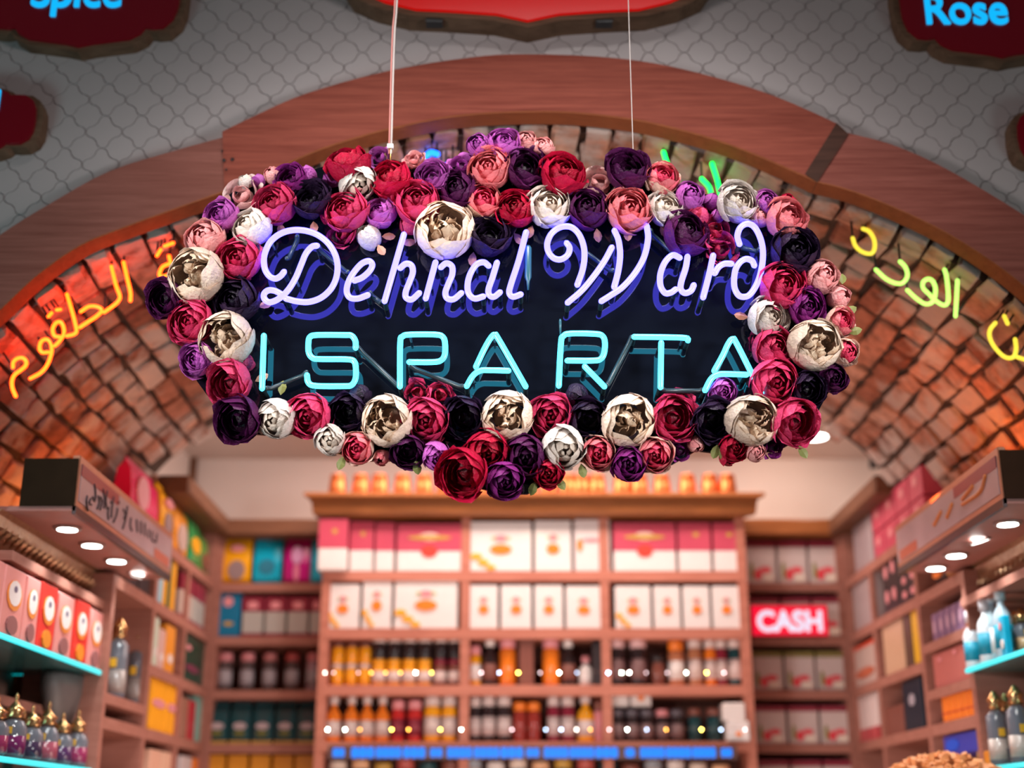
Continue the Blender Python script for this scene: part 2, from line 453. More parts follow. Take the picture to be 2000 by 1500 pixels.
# shop room beyond the vault
XL, XR, YB, ZC = -1.47, 1.66, 5.9, CZ + 1.60
M_wallp = mat('papered_wall', (.62, .53, .49), .8, 0, .05, 60)
S(box('wall_back', XL - .3, XR + .3, YB, YB + .1, 0, ZC + .5, M_plaster))
S(box('wall_left', XL - .1, XL, YR, YB, 0, ZC + .5, M_plaster))
S(box('wall_right', XR, XR + .1, YR, YB, 0, ZC + .5, M_plaster))
S(box('ceiling', XL - .1, XR + .1, YR + .03, YB, ZC, ZC + .06, M_ceil))
S(box('wall_lunette', -1.9, 1.9, YR + .06, YR + .1, ZC + .06, ZC + .8, M_plaster))
S(box('trim_1', XL + .002, XL + .03, YB - .03, YB - .001, CZ + .9, ZC, M_dwood))

# arch trim: three curved boards + edge
def off_curve(pts, Y): return [P(u, v, Y) for u, v in pts]
YT = 3.10
inL = [(-160, 770), (-70, 665), (0, 603), (72, 536), (157, 477), (240, 443), (333, 409), (438, 372)]
outL = [(434, 267), (347, 291), (213, 333), (91, 400), (0, 457), (-100, 535), (-190, 620), (-290, 745)]
inC = [(438, 372), (600, 300), (680, 272), (760, 250), (880, 226), (1000, 217), (1120, 218), (1240, 232), (1330, 252), (1400, 272), (1480, 302), (1576, 344)]
outC = [(1638, 243), (1580, 216), (1500, 183), (1400, 152), (1280, 124), (1160, 110), (1016, 106), (920, 112), (760, 138), (600, 182), (500, 225), (434, 257)]
inR = [(1592, 352), (1667, 372), (1773, 415), (1880, 471), (2000, 556), (2090, 650), (2170, 770)]
outR = [(2300, 690), (2190, 560), (2100, 480), (2000, 418), (1927, 373), (1833, 320), (1740, 280), (1652, 257)]
def sm(pts, Y): return [(p.x, p.z) for p in catmull([P(u, v, Y) for u, v in pts], 4)]
arch = empty('arch_surround', P(1000, 217, YT), 'brown wooden arch surround framing the brick vault opening', 'arch trim')
def rel(pts, o): return [(x - o.location.x, z - o.location.z) for x, z in pts]
ay = arch.location.y
for nm, a, b, m, dy in (('board', inL, outL, M_archL, .004), ('board', inC, outC, M_archC, 0), ('board', inR, outR, M_archR, .004)):
    prism(nm, rel(sm(a, YT) + sm(b, YT), arch), dy, YF - ay, m, arch)
# dark butt strip at the right joint
jp = [P(1572, 340, YT), P(1596, 356, YT), P(1657, 262, YT), P(1634, 240, YT)]
prism('joint_strip', rel([(p.x, p.z) for p in jp], arch), -.001, YF - ay, M_joint, arch)
# edge band: thin strip lining the underside of the boards
full_in = sm(inL, YT) + sm(inC, YT)[1:] + sm(inR, YT)
V, F = [], []
for k, (x, z) in enumerate(full_in):
    for dz, dy in ((0, .001), (-.004, .001), (-.004, YF - ay), (0, YF - ay)):
        V.append((x - arch.location.x, dy, z - arch.location.z + dz))
for k in range(len(full_in) - 1):
    for q in range(4): F.append((4 * k + q, 4 * k + (q + 1) % 4, 4 * k + 4 + (q + 1) % 4, 4 * k + 4 + q))
mesh('edge_band', V, F, M_edge, arch)
for u, v, r in ((438, 314, .0035), (454, 312, .0035), (434, 296, .002), (442, 332, .002)):
    p = P(u, v, YT) - arch.location
    lathe('screw', [(r * 1.3, 0), (r * 1.3, .003), (0.0005, .0035)], M_black, arch, p + Vector((0, -.001, 0)), 8).rotation_euler = (pi / 2, 0, 0)
tube('seam', [P(434, 262, YT) - arch.location + Vector((0, .003, 0)), P(455, 352, YT) - arch.location + Vector((0, .003, 0))], .0012, M_black, arch, 6)

# ------------------------------------------------------------------ red plaques on the facade
def plaque(cx, cy, half, Y, label, face_m, rim=12, name='sign_plaque', sq=1.0):
    """half: outline of the lower right quarter in pixels from the centre"""
    full_ = [(dx, dy) for dx, dy in half]
    low = [(-dx, dy) for dx, dy in reversed(full_)][:-1] + full_      # from left to right along the bottom
    low = [(-dx, dy) for dx, dy in reversed(full_)]
    low = low[:-1] + full_
    up = [(dx, -dy) for dx, dy in reversed(low)][1:-1]
    ol = low + up
    c = P(cx, cy, Y)
    o = empty(name, c, label, 'sign')
    k = Y / ray(cx, cy).y
    sv = CP * 1.0
    def conv(f): 
        return [(dx * k * f, -dy * k * 1.06 * f) for dx, dy in ol]
    fx = 1 + rim / max(d[0] for d in ol)
    prism('rim', conv(fx), .012, YF - .004 - Y, M_rim, o)
    prism('face', conv(1.0), 0, .013, face_m, o)
    return o, k
M_rim = woodmat('plaque_rim', (.07, .036, .02), (.15, .085, .052), 20)
def redface():
    m, nt, b = newmat('red_plaque_face'); b.inputs['Base Color'].default_value = (.09, .002, .006, 1); b.inputs['Roughness'].default_value = .18
    b.inputs['Emission Color'].default_value = (.022, 0, .001, 1); b.inputs['Emission Strength'].default_value = 1
    return m
M_red = redface()
M_redlit = glow('lit_red_panel', (.44, .0, .0), 1.0, (.06, 0, 0))
M_cyanL = glow('cyan_letter', (.0, .47, 1.0), 1.05)
q1 = [(0, 130), (25, 124), (60, 119), (97, 114), (118, 102), (126, 90), (140, 92), (160, 90), (178, 72), (186, 45), (188, 0)]
pl, k = plaque(165, -30, q1, 3.105, 'dark red ornate plaque reading Spice above the orange neon side of the arch', M_red)
t = text('lettering', 'Spice', 92 * k, M_cyanL, pl, .004, .0016, .93); t.location = (-101 * k, -.004, -51 * k)
pl, k = plaque(1945, -10, q1, 3.105, 'dark red ornate plaque reading Rose over the far end of the arch', M_red)
t = text('lettering', 'Rose', 95 * k, M_cyanL, pl, .004, .0016, .86); t.location = (-147 * k, -.004, -66 * k)
pl, k = plaque(-92, 232, [(x * .85, y * .55) for x, y in q1], 3.105, 'small dark red plaque cut by the frame edge below the Spice plaque', M_red)
t = text('lettering', 'u', 92 * k, M_cyanL, pl, .004, .0016, .9); t.location = (50 * k, -.004, 20 * k)
pl, k = plaque(2150, 265, [(x * .85, y * .55) for x, y in q1], 3.105, 'small dark red plaque at the frame edge below the Rose plaque', M_red)
q2 = [(0, 152), (60, 138), (140, 132), (215, 128), (275, 112), (320, 90), (345, 50), (350, 0)]
pl, k = plaque(1030, -100, q2, 3.075, 'large bright red lit plaque over the top of the arch', M_redlit, 24)
for dx in (-180, 148, -52):
    box('clip', (dx - 16) * k, (dx + 16) * k, .02, .05, -156 * k, -140 * k, M_black, pl)

# ------------------------------------------------------------------ neon sign with roses
YBD = 2.720           # front of the backing board
YN = 2.675             # neon tubes
sign = empty('floral_neon_sign', P(980, 930, YBD), 'hanging black neon sign reading Dehnal Ward ISPARTA framed with a border of fabric roses', 'neon sign')
SO = sign.location
def board_mat():
    m, nt, b = newmat('black_acrylic'); b.inputs['Base Color'].default_value = (.002, .003, .006, 1); b.inputs['Roughness'].default_value = .05
    b.inputs['IOR'].default_value = 1.55
    b.inputs['Specular IOR Level'].default_value = .5
    return m
bo = [(980, 965), (905, 945), (860, 905), (800, 900), (720, 900), (640, 880), (600, 845), (530, 850), (455, 845), (425, 800), (385, 745), (345, 650), (312, 600), (315, 560), (352, 500),
      (400, 440), (440, 385), (500, 345), (600, 335), (680, 310), (770, 312), (850, 335), (910, 300), (960, 275), (1030, 280), (1080, 310), (1150, 345), (1215, 315), (1300, 345), (1380, 380),
      (1500, 392), (1550, 410), (1580, 470), (1600, 530), (1640, 600), (1650, 690), (1630, 745), (1600, 800), (1575, 850), (1520, 880), (1440, 890), (1360, 880), (1290, 920), (1220, 925), (1130, 900), (1080, 935), (1030, 965)]
prism('backing_board', [(p.x - SO.x, p.z - SO.z) for p in [P(u, v, YBD) for u, v in bo]], 0, .008, board_mat(), sign)
M_lav = glow('lavender_neon', (.82, .72, 9.0), 1.0, (.0, .0, .0))
M_cyan = glow('cyan_neon', (.27, 3.0, 4.6), 1.0, (.0, .0, .0))
M_blk = mat('blackout_paint', (.012, .03, .035), .4)
M_glasst = mat('clear_tube', (.10, .16, .20), .12, 0, .1)
def za(p): return (480 + p[0] / 3.448, 420 + p[1] / 3.448)
def zb(p): return (1000 + p[0] / 3.448, 420 + p[1] / 3.448)
DEHNAL = {
 'D': [[(258, 382), (235, 410), (200, 428), (160, 412), (130, 365), (122, 300), (135, 240), (170, 175), (235, 125), (315, 102), (400, 105), (480, 132), (550, 185), (597, 255), (618, 335), (610, 420), (575, 495), (510, 555), (430, 584), (350, 582), (270, 563)],
       [(480, 206), (445, 214), (405, 260), (375, 330), (335, 425), (285, 505), (225, 562), (165, 587), (130, 570), (122, 535), (150, 508), (195, 510), (245, 535)]],
 'e': [[(732, 442), (785, 420), (835, 375), (852, 335), (830, 310), (780, 328), (725, 390), (690, 455), (680, 515), (702, 556), (755, 562), (822, 538)]],
 'h': [[(1065, 130), (935, 580)], [(1040, 357), (1078, 328), (1115, 338), (1125, 385), (1103, 450), (1078, 515), (1080, 556), (1118, 568), (1168, 525)]],
 'n': [[(1278, 318), (1245, 440), (1212, 562)], [(1314, 352), (1350, 325), (1388, 345), (1390, 400), (1366, 460), (1345, 520), (1356, 560), (1400, 566), (1452, 525)]],
 'a': [[(1636, 342), (1602, 318), (1555, 332), (1515, 390), (1495, 460), (1500, 525), (1540, 562), (1600, 548)], [(1692, 320), (1662, 420), (1635, 500), (1642, 540), (1672, 550), (1712, 520)]],
 'l': [[(1888, 115), (1840, 300), (1785, 470), (1775, 525), (1800, 550), (1852, 534)]]}
WARD = {
 'W': [[(368, 188), (388, 222), (375, 268), (330, 298), (282, 290), (246, 248), (238, 190), (266, 125), (325, 82), (395, 80), (448, 125), (480, 200), (488, 280), (475, 370), (440, 470)],
       [(672, 218), (622, 310), (552, 410), (470, 508), (375, 590)], [(690, 105), (717, 170), (728, 265), (716, 375), (688, 485)], [(908, 75), (916, 160), (890, 280), (830, 388), (745, 485), (665, 540), (602, 580)]],
 'a': [[(1130, 288), (1082, 270), (1032, 315), (1000, 395), (1000, 475), (1030, 524), (1070, 522), (1102, 500)], [(1182, 280), (1170, 355), (1140, 450), (1137, 500), (1165, 525), (1205, 510), (1224, 472)]],
 'r': [[(1355, 272), (1325, 410), (1287, 555)], [(1365, 392), (1390, 352), (1430, 328), (1478, 328)]],
 'd': [[(1532, 196), (1518, 140), (1540, 82), (1590, 58), (1640, 90), (1680, 180), (1690, 280), (1672, 400), (1635, 490), (1588, 545), (1530, 543), (1497, 480), (1502, 380), (1532, 322), (1575, 296), (1615, 308), (1632, 340)]]}
SPA = {
 'I': [[(122, 812), (110, 1168)]],
 'S': [[(740, 895), (738, 848), (712, 812), (665, 808), (480, 808), (432, 822), (422, 862), (424, 925), (450, 962), (500, 970), (690, 972), (732, 990), (742, 1045), (738, 1105), (712, 1145), (660, 1152), (470, 1150), (422, 1128), (412, 1078)]],
 'P': [[(1038, 1155), (1040, 862), (1056, 818), (1105, 805), (1280, 805), (1328, 822), (1342, 865), (1340, 940), (1315, 978), (1260, 990), (1100, 990)]],
 'A': [[(1885, 1155), (1705, 840), (1675, 805), (1645, 835), (1605, 905), (1550, 1022)], [(1488, 1152), (1530, 1082), (1580, 1048), (1650, 1045), (1770, 1048)]]}
RTA = {
 'R': [[(315, 1150), (330, 862), (346, 815), (392, 798), (560, 800), (610, 815), (626, 860), (620, 930), (598, 968), (550, 980), (372, 980)], [(490, 1020), (622, 1155)]],
 'T': [[(822, 820), (1150, 826), (1185, 845)], [(1005, 860), (1000, 1160)]],
 'A': [[(1680, 1200), (1515, 870), (1485, 835), (1455, 870), (1420, 945), (1362, 1050)], [(1300, 1180), (1340, 1105), (1385, 1075), (1440, 1070), (1580, 1075)]]}
def neon(paths, conv, m, rad, sub=6):
    out = []
    for p in paths: out.append([q - SO for q in catmull([P(*conv(a), YN) for a in p], sub)])
    return out
for d, cv, m, rad, word in ((DEHNAL, za, M_lav, .0067, 'lavender'), (WARD, zb, M_lav, .0067, 'lavender'), (SPA, za, M_cyan, .0062, 'cyan'), (RTA, zb, M_cyan, .0062, 'cyan')):
    for ch, paths in d.items():
        o = tubes('neon_letter', neon(paths, cv, m, rad), rad, m, sign, 12)
        o['label'] = f'glowing {word} neon tube letter {ch}'
        for pth in paths:          # glass stand-offs and blackened tube ends going back to the board
            for a in (pth[0], pth[-1]):
                q = P(*cv(a), YN) - SO
                tube('tube_end', [q + Vector((0, .004, 0)), q + Vector((0, YBD - YN, 0))], .0055, M_blk, o, 8)
            a = pth[len(pth) // 3]; q = P(*cv(a), YN) - SO
            tube('standoff', [q + Vector((0, .007, 0)), q + Vector((0, YBD - YN, 0))], .003, M_glasst, o, 6)
def P2(p, cv, dy): 
    return P(*cv(p), YN + dy) - SO
for a, b, cv in (((760, 900), (1050, 1170), za), ((1110, 1020), (1470, 1160), za), ((140, 1172), (410, 1065), za), ((805, 828), (640, 1150), zb), ((1010, 1177), (1290, 1180), zb),
                 ((930, 110), (1090, 250), zb), ((490, 215), (690, 390), za), ((840, 530), (915, 590), za), ((350, 150), (280, 300), za), ((480, 230), (680, 380), zb), ((1540, 210), (1660, 240), zb)):
    q0, q1_ = P2(a, cv, .012), P2(b, cv, .012)
    tube('blackout_tube', [q0 + Vector((0, -.006, 0)), q0.lerp(q1_, .1) + Vector((0, .006, 0)), q0.lerp(q1_, .9) + Vector((0, .006, 0)), q1_ + Vector((0, -.006, 0))], .0056, M_blk, sign, 8)
for cv, p in ((za, (1900, 180)), (zb, (325, 745))):
    q = P2(p, cv, .012)
    e = lathe('electrode', [(.002, 0), (.0035, .02), (.0075, .03), (.008, .10), (.005, .105)] if cv is za else [(.002, 0), (.003, .03), (.002, .035)], mat('teal_electrode', (.02, .09, .11), .35), sign, q - Vector((0, 0, .115 if cv is za else .02)), 12)

# --- roses
def petal(R_, tb, tt, hw, phi0, curl, seed, zs=1.0, z0=0.0, spiral=.06, ruf=.05, nu=6, nv=6, cx=0, cy=0):
    r = random.Random(seed); V, F, T = [], [], []
    ph = r.uniform(0, 9)
    for j in range(nv + 1):
        v = j / nv
        for i in range(nu + 1):
            u = -1 + 2 * i / nu
            th = tb + (tt - tb) * v + u * u * v * v * R(16) + ruf * sin(u * 4.1 + ph) * v * v * .9 + ruf * .6 * sin(u * 9 + ph * 2) * v ** 3
            wv = hw * (.42 + .58 * sin(pi * min(v, .62) / 1.24)) * (1 - .42 * max(0, (v - .62) / .38) ** 2)
            f = phi0 + u * wv
            rr = R_ * (1 + spiral * u + curl * max(0, v - .66) ** 2 * 7 + ruf * .35 * sin(u * 5 + ph) * v + .05 * abs(u) ** 3 * v)
            V.append((rr * sin(th) * cos(f) + cx, rr * sin(th) * sin(f) + cy, rr * cos(th) * zs + z0)); T.append(v * (1 - .25 * u * u))
    for j in range(nv):
        for i in range(nu):
            a = j * (nu + 1) + i; F.append((a, a + 1, a + nu + 2, a + nu + 1))
    me = bpy.data.meshes.new('petal'); me.from_pydata(V, [], F); me.update()
    at = me.attributes.new('tip', 'FLOAT', 'POINT'); at.data.foreach_set('value', T)
    me.polygons.foreach_set('use_smooth', [True] * len(F)); me.materials.append(M_petal)
    return me
def layers(spec, seed, zs=.9, sp=.06):
    """spec rows: radius, petals, tip angle, half width, curl, z0"""
    out = []; r = random.Random(seed); ph = r.uniform(0, 6)
    for L, (rad, cnt, tip, hw, curl, z0) in enumerate(spec):
        ph += 1.1
        for i in range(cnt):
            out.append((L, petal(rad * r.uniform(.96, 1.03), R(138), R(tip + r.uniform(-6, 6)), R(hw), ph + 2 * pi * i / cnt + r.uniform(-.12, .12), curl * r.uniform(.3, 1.5), seed * 100 + L * 10 + i, zs, z0, sp, r.uniform(.015, .04))))
    return out
TPL = {}
TPL['R'] = [layers([(1.0, 4, 64, 62, .10, 0), (.95, 4, 50, 58, .06, .0), (.84, 4, 42, 58, .04, .04), (.70, 4, 38, 56, .03, .08), (.55, 3, 34, 64, .03, .14), (.38, 3, 30, 66, .02, .22), (.20, 3, 20, 66, .0, .28)], s) for s in (1, 2, 3, 4)]
TPL['G'] = [layers([(1.0, 4, 62, 62, .16, 0), (.95, 4, 52, 58, .10, .0), (.86, 4, 46, 56, .06, .0), (.70, 4, 46, 54, .05, -.05), (.50, 3, 46, 60, .04, -.10), (.28, 3, 36, 60, .0, -.05)], s) for s in (5, 6, 7)]
def peony(seed):
    out = layers([(1.0, 5, 48, 60, .0, 0), (.97, 5, 43, 60, .0, .0), (.92, 5, 40, 58, .0, -.02)], seed, .88, .022)
    r = random.Random(seed)
    for i in range(16):
        a = i * 2.4; d = .46 * math.sqrt((i + .5) / 16)
        out.append((5, petal(r.uniform(.26, .42), R(120), R(r.uniform(10, 50)), R(58), r.uniform(0, 6.28), .12, seed * 77 + i, 1.2, r.uniform(.0, .26), .10, .13, 6, 5, d * cos(a), d * sin(a))))
    return out
TPL['P'] = [peony(s) for s in (8, 9, 10)]
TPL['B'] = [layers([(.92, 3, 20, 70, .04, 0), (.86, 3, 10, 72, .0, .05)], s, 1.12) for s in (11, 12, 13)]
TPL['O'] = [layers([(1.05, 4, 78, 46, .20, 0), (.9, 4, 66, 46, .12, .02), (.5, 3, 36, 62, .05, .05)], s, .75) for s in (14, 15, 16)]
TPL['T'] = [layers([(1.0, 4, 46, 62, .03, 0), (.93, 4, 36, 58, .02, .02), (.80, 3, 28, 68, .0, .08), (.60, 3, 22, 70, .0, .22), (.36, 3, 8, 74, .0, .38)], s, 1.0) for s in (17, 18, 19)]
def core_mesh():
    v, f = lathe_data([(.05, -.62), (.30, -.60), (.50, -.5), (.58, -.35), (.50, -.2), (.35, -.12), (.1, -.08)], 12)
    me = bpy.data.meshes.new('rose'); me.from_pydata(v, [], f); me.update(); me.materials.append(M_petal); return me
ROSE_CORE = core_mesh()
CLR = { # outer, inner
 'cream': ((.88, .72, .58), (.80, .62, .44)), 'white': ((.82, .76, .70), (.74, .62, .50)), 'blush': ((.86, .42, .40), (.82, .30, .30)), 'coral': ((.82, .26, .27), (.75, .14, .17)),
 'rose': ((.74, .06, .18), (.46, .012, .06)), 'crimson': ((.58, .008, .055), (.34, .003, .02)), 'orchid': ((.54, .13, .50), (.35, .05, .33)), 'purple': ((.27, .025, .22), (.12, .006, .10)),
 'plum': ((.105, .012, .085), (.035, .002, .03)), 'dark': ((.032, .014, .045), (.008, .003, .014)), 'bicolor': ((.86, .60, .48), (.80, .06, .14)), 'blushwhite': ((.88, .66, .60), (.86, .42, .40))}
CN = {'cream': 'cream', 'white': 'ivory white', 'blush': 'pale pink', 'coral': 'coral pink', 'rose': 'deep pink', 'crimson': 'crimson', 'orchid': 'orchid purple', 'purple': 'violet purple', 'plum': 'dark plum',
      'dark': 'blackish purple', 'bicolor': 'cream and pink', 'blushwhite': 'blush white'}
TN = {'R': 'ranunculus bloom', 'G': 'cupped bloom', 'P': 'large peony bloom', 'B': 'bud', 'O': 'open bloom', 'T': 'half closed bloom'}
ROSES = """O 471 381 33 blushwhite|B 481 357 15 white|B 506 355 15 orchid|B 532 344 17 blush|G 567 349 29 purple|B 600 343 19 orchid|R 432 421 32 orchid|T 492 446 36 white|R 537 400 40 rose|G 607 389 39 dark
R 680 321 41 crimson|T 699 358 35 white|O 741 307 20 orchid|R 762 350 39 crimson|R 675 413 40 rose|O 669 457 26 rose|R 744 415 30 orchid|B 722 465 25 white|T 402 467 36 blush|R 467 507 40 rose
P 384 539 51 cream|G 322 583 35 plum|R 460 588 42 dark|B 648 352 18 orchid|R 373 629 40 rose|P 441 662 50 cream|R 385 702 33 orchid|G 448 748 42 rose|B 480 709 18 rose|G 464 820 45 plum
T 540 818 36 white|R 604 812 41 rose|G 680 805 37 dark|B 704 772 22 dark|T 645 859 29 white|R 699 875 31 bicolor|B 745 893 17 coral|P 756 821 47 cream|G 796 882 32 plum|R 832 822 41 rose
O 815 767 22 rose|O 860 771 22 rose|T 852 891 27 orchid|G 905 816 40 dark|P 991 813 49 cream|R 951 883 40 crimson|G 905 925 45 crimson|R 985 939 36 purple|R 1028 891 40 plum|R 1071 923 28 crimson
R 1077 811 39 rose|T 1100 873 40 white|G 1151 821 40 dark|B 1127 773 24 dark|R 1169 885 31 bicolor|R 1228 907 32 purple|P 1228 822 49 cream|G 1316 816 42 rose|O 1329 780 20 rose|R 1279 888 33 bicolor
G 1393 821 39 dark|R 1412 765 26 orchid|P 1468 821 48 cream|R 1433 875 27 crimson|T 1475 883 19 blush|O 1511 875 18 purple|G 1553 827 44 rose|O 1329 880 19 purple|B 1358 867 17 blush|G 1578 763 34 dark
R 1628 739 26 plum|R 1513 747 43 rose|R 1511 680 39 rose|O 1482 668 18 rose|P 1590 674 49 cream|T 1649 688 27 bicolor|R 1642 629 28 bicolor|R 1501 622 39 white|R 1575 600 35 purple|B 1636 580 23 blush
T 1604 541 32 blush|R 1529 560 43 rose|R 1553 491 45 dark|R 1539 429 40 coral|B 1535 398 19 crimson|T 1497 397 24 orchid|T 1484 424 19 blush|R 1441 397 38 white|B 1389 395 18 orchid|T 1347 384 28 orchid
R 1301 408 32 white|R 1293 349 32 bicolor|R 1229 411 43 coral|G 1225 331 41 plum|R 1340 456 41 plum|O 1396 450 30 rose|O 1409 486 28 rose|B 1361 422 22 rose|B 1401 422 14 orchid|R 1100 341 42 crimson
O 1172 357 35 blushwhite|R 1073 403 40 white|R 1148 408 39 plum|G 1027 327 38 plum|R 956 331 39 coral|R 985 281 31 orchid|T 935 285 23 orchid|T 1028 277 20 blush|T 1060 289 20 blush|O 903 323 23 orchid
G 845 344 31 orchid|O 809 311 20 blush|R 892 370 36 plum|R 945 393 34 bicolor|R 1007 408 37 crimson|R 815 395 43 rose|B 801 441 20 rose|P 868 450 52 cream|G 956 460 40 dark|T 358 650 18 rose|B 1420 895 16 crimson"""
rr = random.Random(5)
cnt_t = {}
for ent in ROSES.replace('\n', '|').split('|'):
    ty, u, v, rad, c = ent.split(); u, v, rad = float(u), float(v), float(rad)
    k = P(u, v, 2.68).y / ray(u, v).y * (1.0)
    rm = rad * k * 1.09
    depth = {'B': .45, 'O': .40, 'T': .75}.get(ty, .72) * rm
    c0 = P(u, v, YBD - depth - .003)
    # outward tilt from the ring centre
    ox, oz = (u - 985) / 700, (610 - v) / 350
    L = math.hypot(ox, oz) + 1e-6
    d = Vector((.42 * ox / L + rr.uniform(-.22, .22), -1, .38 * oz / L + rr.uniform(-.2, .16) - .10))
    if ty == 'P': d = Vector((.22 * ox / L + rr.uniform(-.12, .12), -1, .15 * oz / L - .12 + rr.uniform(-.1, .1)))
    if ty in 'B': d = Vector((.8 * ox / L + rr.uniform(-.3, .3), -.75, .8 * oz / L + rr.uniform(-.3, .3)))
    if (u, v) == (699, 358): d = Vector((.3, -1, -.8))
    if (u, v) == (680, 321): d = Vector((-.3, -.8, .9))
    if (u, v) == (905, 925): d = Vector((-.5, -1, -.5))
    q = d.normalized().to_track_quat('Z', 'Y') @ Matrix.Rotation(rr.uniform(0, 6.28), 3, 'Z').to_quaternion()
    cnt_t[ty] = cnt_t.get(ty, 0) + 1
    tpl = TPL[ty][cnt_t[ty] % len(TPL[ty])]
    o = bpy.data.objects.new('rose', ROSE_CORE); COL.objects.link(o); o.parent = sign
    o.location = c0 - SO; o.rotation_mode = 'QUATERNION'; o.rotation_quaternion = q
    o.scale = (rm * rr.uniform(.95, 1.05), rm * rr.uniform(.95, 1.05), rm * rr.uniform(.92, 1.02))
    o['label'] = f'{CN[c]} {TN[ty]}'
    co, ci = CLR[c]
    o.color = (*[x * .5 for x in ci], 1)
    j = rr.uniform(.9, 1.1)
    mx = max(l for l, _ in tpl)
    for l, me in tpl:
        pt = bpy.data.objects.new('petal', me); COL.objects.link(pt); pt.parent = o
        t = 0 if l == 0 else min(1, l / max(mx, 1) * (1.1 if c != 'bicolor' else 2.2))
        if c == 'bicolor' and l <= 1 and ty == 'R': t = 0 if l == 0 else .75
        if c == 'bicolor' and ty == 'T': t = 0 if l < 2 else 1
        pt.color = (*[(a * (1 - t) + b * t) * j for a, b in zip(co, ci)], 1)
# little artificial leaves between the roses
def leaf_mesh():
    V = [(0, 0, 0), (.25, .05, .3), (-.25, .05, .3), (.32, .08, .6), (-.32, .08, .6), (0, -.02, .3), (0, -.02, .6), (0, .12, 1.0), (.2, .1, .85), (-.2, .1, .85)]
    F = [(0, 1, 5), (0, 5, 2), (1, 3, 6, 5), (5, 6, 4, 2), (3, 8, 7, 6), (6, 7, 9, 4)]
    me = bpy.data.meshes.new('leaf'); me.from_pydata(V, [], F); me.update(); return me
LEAF = leaf_mesh()
LEAF.materials.append(mat('leaf_green', (.16, .17, .04), .6))
LEAF2 = LEAF.copy(); LEAF2.materials.clear(); LEAF2.materials.append(mat('leaf_dry', (.42, .17, .10), .6))
for u, v, ang, dry in ((612, 432, 170, 1), (545, 436, 160, 1), (497, 480, 120, 1), (745, 462, 80, 1), (738, 478, 150, 1), (814, 470, 250, 1), (925, 492, 190, 1), (1004, 455, 140, 1), (1040, 440, 200, 1), (1165, 446, 170, 1), (1226, 446, 180, 1),
                   (1290, 440, 150, 1), (1462, 620, 280, 1), (1645, 555, 10, 0), (1650, 612, 60, 0), (548, 772, 10, 0), (498, 745, 60, 1), (812, 898, 170, 0), (1046, 940, 200, 0), (1088, 932, 150, 0), (1402, 868, 200, 0), (1405, 876, 150, 0),
                   (672, 890, 200, 0), (1135, 905, 170, 0), (1655, 650, 80, 0), (505, 600, 60, 1), (1560, 870, 150, 0)):
    o = link('leaf', LEAF2 if dry else LEAF, None, sign, P(u, v, 2.695) - SO)
    o.rotation_euler = (R(rr.uniform(-20, 20)), R(ang), 0); o.scale = (.03, .03, .032)
# cords
M_cord = mat('white_cord', (.38, .33, .31), .6); M_cordp = mat('pink_cord', (.40, .14, .12), .6)
a = P(763, 300, 2.70) - SO
for dx, m, r in ((-.004, M_cordp, .0022), (.001, M_cord, .0026)):
    tube('hanging_cord', catmull([a + Vector((dx, 0, 0)), a + Vector((dx - .001, 0, .3)), a + Vector((dx + .003, 0, .5)), a + Vector((dx, 0, CZ + 2.93 - P(763, 300, 2.70).z))], 5), r, m, sign, 6)
b = P(1237, 310, 2.70) - SO
tube('hanging_cord', [b, b + Vector((0, 0, CZ + 2.93 - P(1237, 310, 2.70).z))], .0012, M_cord, sign, 6)
box('cable_clip', a.x - .008, a.x + .006, a.y - .006, a.y + .006, a.z + .012, a.z + .022, mat('clip_white', (.7, .7, .68), .5), sign)
tube('hook', [a + Vector((0, 0, -.03)), a + Vector((0, 0, .012))], .003, mat('brass', (.6, .35, .12), .3, 1), sign, 6)

# ------------------------------------------------------------------ neon writing on the vault
def vault_hit(u, v, off=.045):
    r = ray(u, v)
    # march along the ray until it passes outside the profile
    Y = YF + .05
    def inside(Y):
        x = r.x * Y / r.y; z = r.z * Y / r.y + CZ
        if x <= PROF[1][0] + off or x >= PROF[-2][0] - off: return False
        return z < prof_z(x) - off
    while Y < YR and inside(Y): Y += .01
    Y = max(Y - .01, YF + .03)
    return Vector((r.x * Y / r.y, Y, r.z * Y / r.y + CZ))
def zc(p): return (p[0] / 3.75, 400 + p[1] / 3.75)
def zd(p): return (1560 + p[0] / 3.75, 300 + p[1] / 3.75)
def ze(p): return (1180 + p[0] / 3.75, 240 + p[1] / 3.75)
def zf(p): return (700 + p[0] / 3.75, 240 + p[1] / 3.75)
def wallneon(label, letters, cv, rad, Ycap=None):
    fp = None; things = []
    allp = []
    for m, paths in letters:
        ps = []
        for p in paths:
            pts = [vault_hit(*cv(a)) for a in p]
            for i in range(2, len(pts)): # keep the stroke smooth in depth
                pts[i].y = pts[i].y
            ym = sum(q.y for q in pts) / len(pts)
            pts = [P(*cv(a), 3.235 + .15 * (ym * .5 + q.y * .5 - 3.235)) for a, q in zip(p, pts)]
            ps.append(catmull(pts, 5))
        allp.append((m, ps))
    o0 = allp[0][1][0][0].copy()
    root = empty('neon_lettering', o0, label, 'neon sign')
    for m, ps in allp:
        t = tubes('neon_letter', [[q - o0 for q in p] for p in ps], rad, m, root, 8)
        for p in ps:
            for q in (p[0], p[-1]):
                x = q - o0
                nx = Vector((0, 0, 1)) if abs(q.x) < 1.1 else Vector((math.copysign(.6, q.x), 0, .8))
                tube('standoff', [x, x + nx * .05], .003, M_black, t, 6)
    return root
M_or = glow('orange_neon', (19.0, .66, .02), 1.0, (.4, .1, .05))
M_ye = glow('yellow_neon', (1.1, .85, .06), 1.0, (.4, .35, .05))
M_yg = glow('yellow_green_neon', (.75, 1.5, .25), 1.0, (.3, .4, .05))
